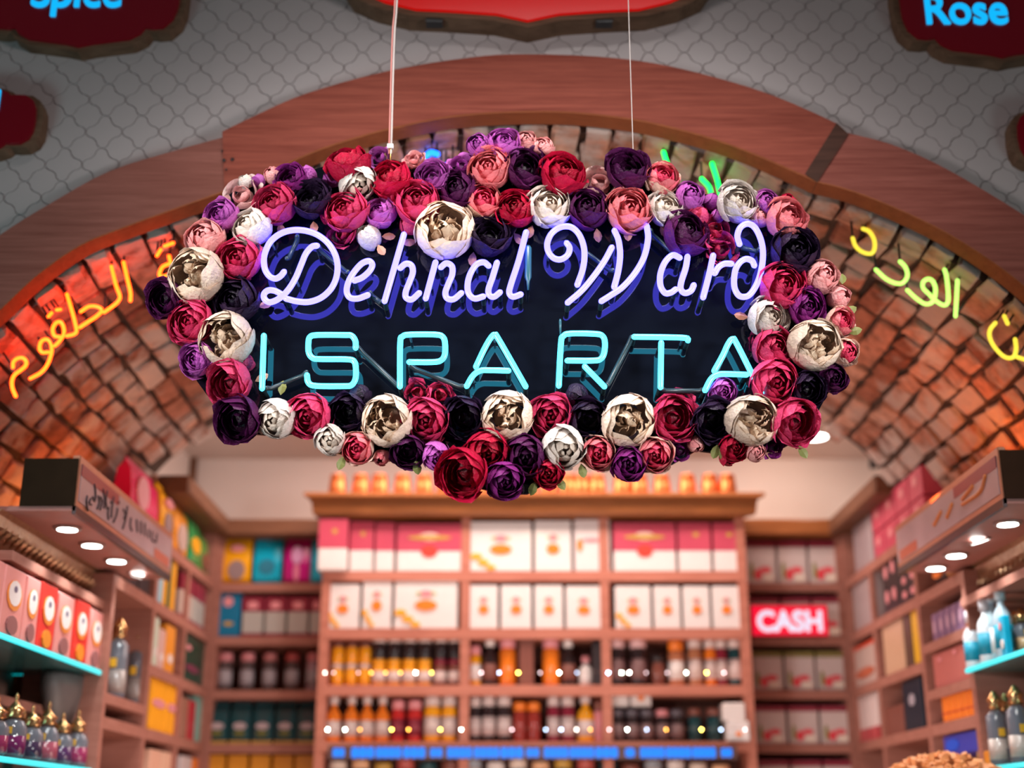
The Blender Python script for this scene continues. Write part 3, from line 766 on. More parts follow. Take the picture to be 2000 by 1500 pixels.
M_gr = glow('green_neon', (.0, 5.0, .35), 1.0, (.05, .4, .1))
M_bl = glow('blue_neon', (.0, .6, 9.0), 1.0, (.05, .1, .4))
wallneon('orange red neon Arabic lettering following the brick vault beside the cream peony', [
 (M_or, [[(95, 1190), (98, 1152), (128, 1125), (168, 1122), (192, 1150), (185, 1182), (150, 1212), (108, 1245), (88, 1290), (92, 1345), (115, 1402)]]),
 (M_or, [[(352, 1080), (308, 1080), (290, 1050), (302, 1002), (338, 985), (370, 1010), (378, 1075), (350, 1165), (300, 1228), (222, 1272)]]),
 (M_or, [[(440, 968), (398, 958), (386, 910), (410, 865), (445, 860), (466, 900), (466, 950), (430, 1005), (402, 1032)], [(355, 818), (378, 792)], [(415, 770), (442, 766)]]),
 (M_or, [[(490, 655), (520, 755), (550, 865), (560, 925), (540, 948), (490, 960)]]),
 (M_or, [[(592, 782), (650, 745), (712, 746), (745, 775), (702, 820), (640, 860), (585, 897)]]),
 (M_or, [[(815, 450), (850, 590), (878, 670), (862, 710), (822, 745), (762, 787)]]),
 (M_or, [[(905, 420), (932, 540), (955, 640), (955, 702)]]),
 (M_or, [[(1150, 372), (1178, 328)], [(1205, 303), (1268, 280)], [(1238, 375), (1250, 430), (1262, 500), (1185, 525), (1168, 505), (1190, 455), (1238, 432)]])], zc, .0046)
wallneon('yellow and green neon Arabic lettering on the vault between roses and arch', [
 (M_ye, [[(395, 620), (418, 680), (470, 722), (530, 732), (556, 690), (550, 625), (515, 570), (470, 550)]]),
 (M_yg, [[(565, 850), (640, 918), (720, 952), (770, 940), (796, 890), (780, 830), (742, 790)]]),
 (M_yg, [[(795, 1000), (860, 1060), (930, 1102), (985, 1080), (1002, 1000), (985, 940), (950, 918), (912, 940), (912, 985), (955, 1030), (1000, 1075), (1060, 1110), (1093, 1085), (1093, 1000), (1082, 900), (1068, 850)]]),
 (M_yg, [[(1162, 930), (1156, 1060), (1148, 1190)]])], zd, .0058)
wallneon('yellow neon Arabic letter with a dot at the edge of the vault', [
 (M_ye, [[(1440, 1240), (1402, 1290), (1400, 1350), (1440, 1425), (1510, 1490), (1572, 1490), (1592, 1430), (1585, 1360)], [(1505, 1190), (1530, 1245)], [(1600, 1490), (1660, 1510)]])], zd, .0058)
wallneon('bright green neon Arabic strokes behind the top roses', [
 (M_gr, [[(790, 300), (828, 420), (855, 545)], [(715, 410), (768, 470), (785, 535)]]), (M_gr, [[(435, 215), (462, 300)]])], ze, .0062)
wallneon('blue neon Arabic strokes half hidden behind the purple roses', [
 (M_bl, [[(490, 248), (530, 218), (575, 228)], [(515, 312), (560, 312), (605, 330)]]), (M_bl, [[(640, 330), (665, 300), (690, 290)], [(640, 330), (660, 370)]])], zf, .0085)

# ------------------------------------------------------------------ goods: builders
def goods(name, x, y, z, rotz, label, cat, group, vs_, fs, m, smooth=False):
    o = mesh(name, vs_, fs, m, None, (x, y, z), smooth); o.rotation_euler = (0, 0, rotz)
    return tag(o, label, cat, group)
def carton(x, y, z, w, d, h, col, label, group, rotz=0, bands=(), dots=(), name='box', cat='box', rough=.4):
    """front of the carton faces -Y before rotz. bands: (z0, z1, colour) as fractions; dots: (u, v, radius, colour) fractions of width/height"""
    o = box(name, -w / 2, w / 2, 0, d, 0, h, cmat(col, rough), None, .003)
    o.location = (x, y, z); o.rotation_euler = (0, 0, rotz); tag(o, label, cat, group)
    for a, b, c in bands:
        mesh('printed_band', boxv(-w / 2 - .0008, w / 2 + .0008, -.0012, d * .9, h * a + .001, h * b - .001), BOXF, cmat(c, rough), o)
    nd = 0
    for uu, vv, r, c in dots:
        rx = r * w if not isinstance(r, tuple) else r[0] * w; rz = r * w if not isinstance(r, tuple) else r[1] * h
        nd += 1
        q = [((uu - .5) * w + rx * cos(t * pi / 6), -.0020 - .0007 * nd, vv * h + rz * sin(t * pi / 6)) for t in range(12)]
        q2 = [(a_, -.0008, c_) for a_, b_, c_ in q]
        mesh('printed_emblem', q + q2, [tuple(range(12))] + [(i, i + 12, (i + 1) % 12 + 12, (i + 1) % 12) for i in range(12)], cmat(c, rough), o)
    return o
def pouch(x, y, z, w, d, h, col, label, group, rotz=0, dots=(), bands=()):
    V = []
    prof_ = [(0, .5), (.1, .95), (.45, 1.0), (.8, .7), (.93, .12), (1, .05)]
    for f, t in prof_:
        ww = w / 2 * (1 if f < .9 else .96)
        for sx, sy in ((-1, -1), (-.5, -1.15), (.5, -1.15), (1, -1), (1, 1), (-1, 1)): V.append((sx * ww, d / 2 + sy * d / 2 * t * .87, f * h))
    F = [tuple(reversed(range(6))), tuple(range(30, 36))] + [(k * 6 + i, k * 6 + (i + 1) % 6, k * 6 + 6 + (i + 1) % 6, k * 6 + 6 + i) for k in range(5) for i in range(6)]
    o = goods('packet', x, y, z, rotz, label, 'packet', group, V, F, cmat(col, .25, 0, 'foil'))
    for uu, vv, r, c in dots:
        rx = r * w if not isinstance(r, tuple) else r[0] * w; rz = r * w if not isinstance(r, tuple) else r[1] * h
        q = [((uu - .5) * w + rx * cos(t * pi / 6), -.004 + (.02 if vv > .75 else 0), vv * h + rz * sin(t * pi / 6)) for t in range(12)]
        q2 = [(a_, b_ + .012, c_) for a_, b_, c_ in q]
        mesh('printed_emblem', q + q2, [tuple(range(12))] + [(i, i + 12, (i + 1) % 12 + 12, (i + 1) % 12) for i in range(12)], cmat(c, .4), o)
    for a, b, c in bands:
        mesh('printed_band', boxv(-w / 2 - .001, w / 2 + .001, -.003, d * .95, h * a, h * b), BOXF, cmat(c, .3), o)
    mesh('top_seal', boxv(-w / 2 * .97, w / 2 * .97, d / 2 - .003, d / 2 + .003, h * .95, h * 1.0), BOXF, cmat(tuple(c_ * .7 for c_ in col), .3), o)
    return o
def jar(x, y, z, r, h, col, cap, lab, label, group, cat='jar', name='jar', capf=.22, capr=.95, rough=.12):
    v, f = lathe_data([(r * .9, 0), (r, h * .04), (r, h * (1 - capf) * .88), (r * .8, h * (1 - capf))], 16)
    o = goods(name, x, y, z, 0, label, cat, group, v, f, cmat(col, rough, 0, 'syrup'), True)
    lathe('lid', [(r * capr, h * (1 - capf)), (r * capr, h * .97), (r * capr * .9, h)], cmat(cap, .35, 0, 'lid'), o, None, 16)
    if lab: lathe('paper_label', [(r * 1.012, h * .14), (r * 1.012, h * .55)], cmat(lab, .5), o, None, 16)
    return o
def bottle(x, y, z, r, h, col, cap, lab, label, group, rough=.1):
    v, f = lathe_data([(r * .9, 0), (r, h * .03), (r, h * .52), (r * .85, h * .62), (r * .38, h * .72), (r * .36, h * .82)], 16)
    o = goods('bottle', x, y, z, 0, label, 'bottle', group, v, f, cmat(col, rough, 0, 'syrup'), True)
    lathe('cap', [(r * .6, h * .80), (r * .62, h * .98), (r * .5, h)], cmat(cap, .35, 0, 'lid'), o, None, 12)
    if lab: lathe('paper_label', [(r * 1.012, h * .12), (r * 1.012, h * .45)], cmat(lab, .5), o, None, 16)
    return o

# colours
WH = (.80, .72, .69); LB = (.68, .54, .51); RD = (.56, .07, .12); OR = (.90, .22, .02); AM = (.95, .40, .015); DK = (.03, .02, .022); PK = (.75, .28, .30); GD = (.55, .32, .06)
MAR = (.26, .02, .045); GRN = (.02, .14, .06); BRN = (.22, .07, .05); CYN = (.0, .42, .62); YEL = (.85, .38, .01); TEA = (.01, .06, .07)

# ------------------------------------------------------------------ back bookcase
YC = 5.20
def zat(v, Y): return P(1000, v, Y).z
def xat(u, v, Y): return P(u, v, Y).x
bc = empty('bookcase', (.08, YC, 0), 'salmon pink wooden bookcase with three bays against the back wall', 'bookcase')
BO = bc.location
XP = [xat(u, 1240, YC) for u in (633, 908, 1183, 1456)]
ZS = [zat(v, YC) for v in (1116, 1228, 1338, 1448, 1560)]      # tops of the boards
ZT = zat(1008, YC)
for i, x in enumerate(XP): box('post', x - .018 - BO.x, x + .018 - BO.x, 0, .26, 0, ZT, M_shelfV, bc)
for z in ZS: box('shelf_board', XP[0] - BO.x, XP[-1] - BO.x, -.002, .26, z - .038, z, M_shelf, bc)
box('back_panel', XP[0] - BO.x, XP[-1] - BO.x, .255, .27, 0, ZT, mat('bookcase_back', (.20, .08, .06), .7), bc)
cz0, cz1 = zat(1012, YC), zat(972, YC)
V, F = [], []
pr = [(0, cz0), (-.045, cz0 + .003), (-.05, cz0 + .012), (-.058, cz1 - .024), (-.09, cz1 - .014), (-.09, cz1), (.27, cz1), (.27, cz0)]
for xx, ex in ((XP[0] - .02 - BO.x, -1), (XP[-1] + .02 - BO.x, 1)):
    for y, z in pr: V.append((xx + ex * max(0, -y) * .8, y, z))
k = len(pr); F = [tuple(range(k)), tuple(reversed(range(k, 2 * k)))] + [(i, i + k, (i + 1) % k + k, (i + 1) % k) for i in range(k)]
mesh('cornice', V, F, M_cornice, bc)
# copper cups on the cornice
cups = [660, 705, 742, 787, 829, 870, 892, 934, 962, 1000, 1034, 1072, 1108, 1135, 1166, 1214, 1248, 1292, 1342, 1386, 1420]
M_cop = mat('copper', (.66, .17, .05), .3, .8, .1, 12)
MATS['copper'] = M_cop
for i, u in enumerate(cups):
    x = xat(u, 950, YC - .02); r = .037
    h = zat(930, YC - .02) - cz1
    v, f = lathe_data([(r * .98, 0), (r, .004), (r * .93, h * .5), (r * .80, h * .97), (r * .84, h), (r * .72, h), (r * .86, h * .1)], 18)
    o = goods('copper_cup', x, YC - .03, cz1, 0, f'polished copper cup on the bookcase cornice, {pos(i, len(cups))}', 'cup', 'copper cups along the top of the bookcase', v, f, M_cop, True)
    hp = [Vector((r * .8, 0, h * .8)), Vector((r * 1.35, .01, h * .75)), Vector((r * 1.4, .01, h * .4)), Vector((r * .9, 0, h * .25))]
    hd = tube('handle', catmull(hp, 4), .003, M_cop, o, 6); hd.rotation_euler = (0, 0, 1.9)
bays = ['left', 'middle', 'right']
def bx_row(row, bay, items, what):
    """items: (u0, u1, vtop, colour, bands, dots)"""
    z = ZS[row]; nm = ['top', 'second', 'third', 'fourth'][row]
    for i, (u0, u1, vt, col, bands, dots) in enumerate(items):
        yf = YC + .005
        if u0 < 628: yf = YC - .03
        x0, x1 = xat(u0, 1100, yf), xat(u1, 1100, yf)
        carton((x0 + x1) / 2, yf, z, (x1 - x0) - .006, .17, zat(vt, YC) - z, col, f'{what}, {pos(i, len(items))}, {nm} shelf, {bays[bay]} bookcase bay', f'boxes on the {nm} shelf, {bays[bay]} bay', 0, bands, dots)
RB = [(.42, 1.0, RD)]
em = lambda big: [(.5, .72, (.16, .09), (.80, .55, .5)), (.5, .70, (.34, .05), GD), (.5, .42, (.13, .13), (.85, .06, .04))] if big else [(.55, .75, (.10, .05), GD)]
bx_row(0, 0, [(619, 678, 1016, WH, RB, em(0)), (681, 729, 1018, WH, RB, em(0)), (731, 770, 1020, WH, RB, []), (773, 903, 1022, WH, RB, em(1))], 'red and white sweets box')
OD = [(.5, .66, (.16, .05), (.35, .50, .20)), (.5, .66, (.10, .07), PK), (.5, .44, (.18, .10), OR)]
sw = lambda s: OD + [(.10, .3, (.10, .06), AM), (.22, .18, (.09, .06), AM), (.34, .08, (.08, .05), AM)]
bx_row(0, 1, [(916, 1040, 1018, WH, [], sw(1)), (1043, 1118, 1016, WH, [], OD), (1121, 1194, 1014, (.78, .68, .66), [], [(.5, .6, (.3, .04), PK), (.15, .5, (.08, .12), OR)])], 'white sweets box with orange print')
bx_row(0, 2, [(1198, 1322, 1020, WH, RB, em(1)), (1325, 1391, 1020, WH, RB, em(0)), (1394, 1454, 1020, WH, RB, em(0))], 'red and white sweets box')
bx_row(1, 0, [(640, 706, 1140, WH, [], sw(1)), (709, 768, 1126, WH, [], sw(0)), (771, 896, 1124, WH, [], sw(1))], 'white sweets box with orange swirl')
bx_row(1, 1, [(916, 974, 1142, WH, [], OD), (977, 1039, 1142, WH, [], OD), (1042, 1100, 1142, WH, [], OD), (1103, 1174, 1144, WH, [], OD)], 'cream carton with orange print')
bx_row(1, 2, [(1198, 1270, 1144, WH, [], sw(1)), (1273, 1327, 1144, WH, [], OD), (1330, 1384, 1144, WH, [], OD), (1387, 1442, 1144, WH, [], OD)], 'white carton with orange print')
# jars and bottles
def put(row, bay, items):
    z = ZS[row]; nm = ['top', 'second', 'third', 'fourth'][row]
    for i, it in enumerate(items):
        kind, u, r_, vt, col, cap, lab, desc = it[:8]
        dy = it[8] if len(it) > 8 else .06
        zb_ = z + (it[9] if len(it) > 9 else 0)
        x = xat(u, 1300, YC + dy); rad = r_ * 5.25 / 2640
        h = zat(vt, YC + dy) - zb_
        g = f'jars and bottles on the {nm} shelf of the {bays[bay]} bay'
        lb = f'{desc}, {pos(i, len(items))}, {nm} shelf, {bays[bay]} bookcase bay'
        if kind == 'j': jar(x, YC + dy, zb_, rad, h, col, cap, lab, lb, g)
        elif kind == 'b': bottle(x, YC + dy, zb_, rad, h, col, cap, lab, lb, g)
        else: carton(x, YC + dy - .05, zb_, rad * 2, .1, h, col, lb, 'small boxes in the ' + bays[bay] + ' bay', 0, [], [(.5, .35, (.15, .12), OR)] if cap is None else [])
J = 'j'; B_ = 'b'; X_ = 'x'
def stack(row, bay, us, lowc, upc, lowlab, uplab, caplow, capup, d1, d2, r_, vmid, vtop):
    z = ZS[row]; nm = ['top', 'second', 'third', 'fourth'][row]
    for lev in (0, 1):
        for i, u in enumerate(us):
            dy = .06
            z0 = z if lev == 0 else zat(vmid, YC + dy) + .001
            h = (zat(vmid, YC + dy) if lev == 0 else zat(vtop, YC + dy)) - z0
            x = xat(u, 1300, YC + dy)
            jar(x, YC + dy, z0, r_ * 5.25 / 2640, h, lowc if lev == 0 else upc, caplow if lev == 0 else capup, lowlab if lev == 0 else uplab,
                f'{d1 if lev == 0 else d2}, {"bottom" if lev == 0 else "top"} of stack {pos(i, len(us))}, {nm} shelf, {bays[bay]} bay', f'stacked jars on the {nm} shelf of the {bays[bay]} bay', capf=.2)
stack(2, 0, [659, 686, 712], AM, AM, None, None, LB, BRN, 'orange honey jar', 'orange honey jar', 12, 1297, 1256)
stack(2, 0, [740, 769, 799, 829], AM, DK, LB, None, (.95, .42, .02), LB, 'yellow honey jar', 'dark jar with pale lid', 14, 1288, 1248)
stack(2, 0, [860, 888], BRN, DK, LB, None, MAR, LB, 'brown jar with pale label', 'black jar with pale lid', 13, 1288, 1248)
put(2, 1, [(J, 928, 12, 1262, AM, PK, WH, 'slim orange bottle'), (B_, 957, 15, 1244, DK, WH, BRN, 'dark tall bottle with pale cap'), (J, 992, 17, 1246, OR, PK, None, 'big bright orange jar with pink lid'),
           (X_, 1028, 14, 1250, BRN, 1, None, 'brown carton'), (J, 1076, 17, 1246, OR, PK, None, 'big bright orange jar with pink lid'), (B_, 1110, 15, 1246, DK, WH, BRN, 'dark tall bottle with pale cap'), (B_, 1144, 14, 1282, WH, PK, None, 'short white bottle'), (X_, 1166, 10, 1256, DK, 1, None, 'dark carton')])
put(2, 2, [(J, 1206, 16, 1246, DK, (.75, .45, .45), (.2, .1, .1), 'dark jar with pink white top'), (J, 1247, 17, 1246, DK, (.75, .45, .45), (.2, .1, .1), 'dark jar with pink white top'), (J, 1285, 13, 1280, BRN, DK, None, 'small brown jar'),
           (J, 1321, 16, 1252, (.55, .2, .1), OR, WH, 'jar with orange red lid'), (J, 1358, 14, 1246, (.5, .2, .1), LB, LB, 'brown jar with white lid'), (J, 1388, 12, 1246, OR, LB, LB, 'orange jar with white label'), (J, 1410, 11, 1246, MAR, LB, LB, 'maroon jar with white label'), (J, 1436, 13, 1246, TEA, LB, LB, 'dark green jar with white label')])
put(3, 0, [(B_, 656, 15, 1358, OR, LB, LB, 'white capped orange bottle'), (B_, 690, 14, 1358, OR, LB, LB, 'white capped orange bottle'), (B_, 720, 14, 1358, OR, LB, LB, 'white capped orange bottle'), (B_, 750, 14, 1358, OR, LB, LB, 'white capped orange bottle'),
           (J, 780, 13, 1368, (.6, .03, .03), PK, MAR, 'red jar with pink lid'), (J, 812, 14, 1368, (.6, .03, .03), PK, MAR, 'red jar with pink lid'), (J, 846, 16, 1360, AM, LB, LB, 'amber jar with white lid'), (J, 879, 15, 1360, AM, LB, LB, 'amber jar with white lid')])
put(3, 1, [(J, 929, 11, 1362, DK, LB, LB, 'dark jar with white label'), (J, 955, 13, 1360, DK, LB, LB, 'dark jar with white label'), (J, 985, 14, 1360, DK, LB, LB, 'dark jar with white label'), (J, 1015, 13, 1372, (.35, .04, .03), OR, None, 'dark red jar'),
           (J, 1042, 13, 1372, (.35, .04, .03), OR, None, 'dark red jar'), (J, 1080, 12, 1360, MAR, LB, LB, 'maroon jar with white label'), (J, 1108, 13, 1360, MAR, LB, LB, 'maroon jar with white label'), (B_, 1142, 17, 1356, AM, LB, LB, 'amber bottle with white cap'), (J, 1167, 9, 1370, PK, BRN, None, 'small pink jar')])
put(3, 2, [(J, 1204, 13, 1386, DK, (.12, .1, .12), (.25, .15, .15), 'black jar'), (J, 1232, 13, 1386, DK, (.12, .1, .12), (.25, .15, .15), 'black jar'), (J, 1260, 13, 1386, DK, (.12, .1, .12), (.25, .15, .15), 'black jar'), (J, 1290, 13, 1386, DK, PK, (.25, .15, .15), 'black jar with pink lid'),
           (J, 1318, 13, 1386, DK, (.12, .1, .12), (.25, .15, .15), 'black jar'), (J, 1352, 13, 1384, TEA, BRN, TEA, 'dark green jar'), (J, 1388, 13, 1384, TEA, BRN, TEA, 'dark green jar'), (X_, 1432, 21, 1410, WH, None, None, 'white carton with orange dot', .03), ])
carton(xat(1432, 1390, YC + .01), YC - .015, zat(1410, YC + .03) + .002, .083, .1, .065, WH, 'white carton stacked on another at the end of the fourth bookcase shelf', 'small boxes in the right bay', 0, [], [])
for i, u in enumerate((1208, 1252)):
    carton(xat(u, 1372, YC + .04), YC + .04, zat(1386, YC + .06) + .012, .078, .1, .058, WH, ['small white carton lying on the black jars, beside the post', 'small white carton with orange spot lying on the black jars'][i], 'small boxes in the right bay', 0, [], [(.5, .5, (.14, .2), OR)] if i else [])
# led ticker
tk = empty('led_ticker', (.08, YC - .10, zat(1483, YC - .1)), 'long display strip of glowing blue characters below the bookcase shelves', 'led display')
tz0, tz1 = zat(1484, YC - .1), zat(1458, YC - .1)
box('housing', xat(640, 1470, YC - .1) - .08, xat(1440, 1470, YC - .1) - .08, 0, .04, 0, tz1 - tz0, mat('ticker_housing', (.10, .045, .04), .5), tk)
M_led = glow('blue_led', (.0, .29, 1.25), 1.0)
for a, b in ((650, 673), (686, 731), (734, 784), (787, 831), (840, 864), (873, 922), (925, 975), (977, 1022), (1028, 1053), (1062, 1110), (1112, 1160), (1162, 1207), (1221, 1240), (1250, 1298), (1300, 1350), (1352, 1398), (1408, 1430)):
    k = max(1, round((b - a) / 13))
    for i in range(k):
        ua = a + (b - a) * i / k + .4; ub = a + (b - a) * (i + 1) / k - .4
        x0, x1 = xat(ua, 1470, YC - .1) - .08, xat(ub, 1470, YC - .1) - .08
        zc_ = (tz1 - tz0) / 2; hh = .019 if (b - a) > 30 else .016
        pts = [((x0 + x1) / 2 + (x1 - x0) / 2 * cx_, zc_ + hh * cz_) for cx_, cz_ in ((-1, -.7), (-.6, -1), (.6, -1), (1, -.7), (1, .7), (.6, 1), (-.6, 1), (-1, .7))]
        prism('led_character', pts, -.003, .001, M_led, tk)
# goods below the ticker, only their tops in view
lowc = [((.75, .6, .5), 'pale'), ((.5, .1, .08), 'dark red'), ((.3, .32, .36), 'grey'), ((.8, .45, .25), 'tan'), (TEA, 'dark green'), ((.8, .7, .66), 'white'), (GD, 'golden'), (BRN, 'brown')]
for i in range(18):
    u = 660 + i * 44; c, cn = lowc[(i * 5 + 2) % 8]
    jar(xat(u, 1490, YC + .05), YC + .06, ZS[4], .035, zat(1488 + rng.uniform(-4, 6), YC + .05) - ZS[4], c, lowc[(i * 3) % 8][0], None, f'{cn} jar below the blue strip, {pos(i, 18)}', 'jars on the lowest bookcase shelf in view')

# ------------------------------------------------------------------ shelving round the room
YS = 5.50
HB = [zat(v, YS) for v in (1139, 1243, 1348, 1453)]        # board tops
HTOP = zat(1050, YS); HCR = zat(1018, YS)
def shelving(name, label, x0, x1, y0, y1, axis, posts, mat_c):
    """axis 'x': boards run along x facing -y ; 'y': along y facing the aisle"""
    o = empty(name, ((x0 + x1) / 2, (y0 + y1) / 2, 0), label, 'shelving'); L = o.location
    X0, X1, Y0, Y1 = x0 - L.x, x1 - L.x, y0 - L.y, y1 - L.y
    for k_, z in enumerate(HB + [HB[-1] - .22]):
        ys = Y0 if (k_ != 2 or axis == 'x') else posts[1] - L.y
        box('shelf_board', X0, X1, ys, Y1, z - .035, z, M_shelf_dim, o)
    if axis == 'y':
        for z in ((HB[2] - .14,) if x0 < 0 else (CZ + .573, CZ + .423)): box('shelf_board', X0, X1, Y0, posts[1] - L.y, z - .03, z, M_shelf_dim, o)
    for p in posts:
        if axis == 'x': box('post', p - .018 - L.x, p + .018 - L.x, Y0 - .001, Y1, 0, HTOP, M_shelfV_dim, o)
        else: box('post', X0 - .001, X1 + .001, p - .018 - L.y, p + .018 - L.y, 0, (HTOP if p > 5.3 else HB[1] if p < 4.2 else HB[0] - .036), M_shelfV_dim, o)
    bk = mat('shelving_back', (.25, .11, .08), .7)
    if axis == 'x': box('back_panel', X0, X1, Y1 - .01, Y1, 0, HTOP, bk, o)
    elif x0 < 0: box('back_panel', X0, X0 + .01, Y0, Y1, 0, HTOP, bk, o)
    else: box('back_panel', X1 - .01, X1, Y0, Y1, 0, HTOP, bk, o)
    e = .05
    if axis == 'x': box('cornice', X0, X1, Y0 - e, Y1, HTOP, HCR, mat_c, o, .008)
    elif x0 < 0: box('cornice', X0, X1 + e, Y0 + .64, Y1, HTOP, HCR, mat_c, o, .008)
    else: box('cornice', X0 - e, X1, Y0 + .70, Y1, HTOP, HCR, mat_c, o, .008)
    return o
XSL, XSR = -1.225, 1.37
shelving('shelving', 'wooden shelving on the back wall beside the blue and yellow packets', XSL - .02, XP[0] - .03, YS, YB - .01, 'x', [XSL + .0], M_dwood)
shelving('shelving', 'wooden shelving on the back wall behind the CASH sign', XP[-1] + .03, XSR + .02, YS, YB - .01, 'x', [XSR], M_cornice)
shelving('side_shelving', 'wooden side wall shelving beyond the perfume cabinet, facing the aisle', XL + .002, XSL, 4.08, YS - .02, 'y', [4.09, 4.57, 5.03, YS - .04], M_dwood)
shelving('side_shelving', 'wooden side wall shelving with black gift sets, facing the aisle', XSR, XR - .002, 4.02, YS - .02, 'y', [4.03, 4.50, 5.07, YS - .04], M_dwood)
def brow(row, us, side, fn):
    z = HB[row] if row < 4 else HB[-1] - .22
    nn_ = len(us)
    for i, (a, b, vt, spec) in enumerate(us):
        x0, x1 = xat(a, 1250, YS + .02), xat(b, 1250, YS + .02)
        fn((x0 + x1) / 2, YS + .02, z, x1 - x0 - .005, zat(vt, YS + .02) - z, spec, i, nn_)
rows = ['top', 'second', 'third', 'fourth', 'fifth']
LW = 'shelving left of bookcase'
PKT = [(425, 481, 1044, (YEL, 'yellow orange coffee packet', [(.5, .72, (.25, .07), PK), (.5, .28, (.32, .2), (.3, .2, .2))])), (485, 541, 1044, (CYN, 'turquoise packet', [(.5, .78, (.3, .06), PK), (.5, .35, (.3, .15), (.02, .2, .3))])),
       (546, 598, 1048, ((.55, .01, .22), 'magenta packet', [(.5, .6, (.22, .2), (.7, .35, .6)), (.5, .25, (.12, .2), (.8, .25, .4))])), (600, 628, 1042, (CYN, 'narrow turquoise packet', []))]
def f(x, y, z, w_, h, sp, i, n_): pouch(x, y, z, w_, .07, h, sp[0], f'{sp[1]}, {pos(i, n_)}, top shelf of {LW}', 'packets on the top back shelf', 0, sp[2])
brow(0, PKT, 0, f)
def f(x, y, z, w_, h, sp, i, n_):
    carton(x, y, z, w_, .15, h, sp[0], f'{sp[1]}, {pos(i, n_)}, second shelf of {LW}', 'boxes on the second back shelf', 0, sp[2], sp[3])
MW = [(.0, .10, MAR), (.62, 1, MAR)]
brow(1, [(416, 467, 1158, ((.0, .17, .32), 'blue box with pink print', [], [(.5, .8, (.2, .12), PK), (.55, .3, (.2, .05), GD)]))] + [(a, b, 1165, ((.45, .42, .38), 'maroon and grey box', MW, [(.5, .78, (.28, .10), PK)])) for a, b in ((469, 512), (514, 556), (558, 600), (602, 628))], 0, f)
def f(x, y, z, w_, h, sp, i, n_):
    jar(x, y + .06, z, w_ * .40, h, sp[0], sp[1], (.35, .30, .32), f'glass jar with pinkish lid, {pos(i, n_)}, third shelf of {LW}', 'jars on the third back shelf')
brow(2, [(419, 457, 1272, ((.10, .07, .07), PK)), (462, 500, 1272, ((.10, .07, .07), PK)), (506, 544, 1272, ((.10, .07, .07), (.55, .2, .2))), (550, 588, 1272, ((.10, .07, .07), (.5, .1, .1))), (592, 626, 1272, ((.45, .3, .35), PK))], 0, f)
def f(x, y, z, w_, h, sp, i, n_):
    pouch(x, y, z, w_, .07, h, TEA, f'dark teal packet with pale emblem, {pos(i, n_)}, fourth shelf of {LW}', 'dark packets on the fourth back shelf', 0, [(.5, .42, (.34, .09), (.45, .35, .36)), (.5, .25, (.3, .06), (.15, .15, .03))], [(0, .08, GD)])
brow(3, [(a, a + 40, 1370, 0) for a in (416, 459, 502, 545, 587)], 0, f)
def f(x, y, z, w_, h, sp, i, n_): carton(x, y, z, w_, .12, h, (.70, .28, .02), f'mustard yellow box, {pos(i, n_)} on the lowest visible back shelf', 'yellow boxes on the lowest back shelf')
brow(4, [(a, a + 40, 1474, 0) for a in (416, 459, 502, 545, 587)], 0, f)
RWT = 'shelving behind CASH sign'
fr = lambda: [(.36, .22, (.14, .13), (.75, .06, .08)), (.62, .32, (.2, .08), (.75, .10, .12)), (.70, .14, (.2, .10), (.8, .66, .55)), (.15, .3, (.06, .2), (.25, .22, .05))]
def f(x, y, z, w_, h, sp, i, n_):
    carton(x, y, z, w_, .15, h, (.62, .50, .47), f'cream box with red fruit print, {pos(i, n_)}, {sp} shelf of {RWT}', 'fruit tea boxes on the back shelf', 0, [(.84, 1, MAR if sp != 'third' else (.22, .18, .05))], fr())
for r_, vt in ((0, 1056), (1, 1165), (2, 1272), (3, 1378)):
    brow(r_, [(1466, 1526, vt, rows[r_]), (1529, 1588, vt, rows[r_]), (1591, 1650, vt, rows[r_])], 0, f)
brow(4, [(1466, 1526, 1484, 'lowest'), (1529, 1588, 1484, 'lowest'), (1591, 1650, 1484, 'lowest')], 0, f)
# CASH sign standing in front of the second shelf
cs = empty('cash_sign', P(1543, 1243, 5.36), 'lit red sign with white lettering CASH in front of the back shelves', 'sign')
a = P(1465, 1181, 5.36) - cs.location; b = P(1620, 1243, 5.36) - cs.location
box('case', a.x, b.x, 0, .05, b.z, a.z, mat('sign_case', (.25, .02, .03), .4), cs)
box('lit_panel', a.x + .004, b.x - .004, -.003, .001, b.z + .004, a.z - .004, glow('sign_red', (1.0, .0, .035), 1.0), cs)
t = text('lettering', 'CASH', .112, glow('sign_white', (.90, .82, 1.0), 1.0), cs, .002, .0045, .93); t.location = (a.x + .022, -.004, b.z + .022)
for x in (a.x + .03, b.x - .03): box('bracket', x - .006, x + .006, .04, .15, b.z + .02, b.z + .035, M_black, cs)
# items on the side walls
def side(X, u0, u1, v, z, h, spec, kind='c', dep=.12):
    """place an item whose front lies on the plane X between photo columns u0..u1"""
    ya = PX(u0, v, X).y; yb = PX(u1, v, X).y
    y0, y1 = min(ya, yb), max(ya, yb); w_ = (y1 - y0) - .006
    rz = pi / 2 if X < 0 else -pi / 2
    x = X - .012 if X < 0 else X + .012
    col, label, group = spec[:3]; dots = spec[3] if len(spec) > 3 else (); bands = spec[4] if len(spec) > 4 else ()
    if kind == 'c': return carton(x, (y0 + y1) / 2, z, w_, dep, h, col, label, group, rz, bands, dots)
    if kind == 'p': return pouch(x, (y0 + y1) / 2, z, w_, .07, h, col, label, group, rz, dots, bands)
g1 = 'packets on the top shelf of the side wall'
side(XSL, 262, 318, 1000, HB[0], .20, ((.85, .01, .14), 'hot pink packet above the lettered canopy', g1, [(.35, .5, (.22, .28), (.8, .35, .4))]), 'p')
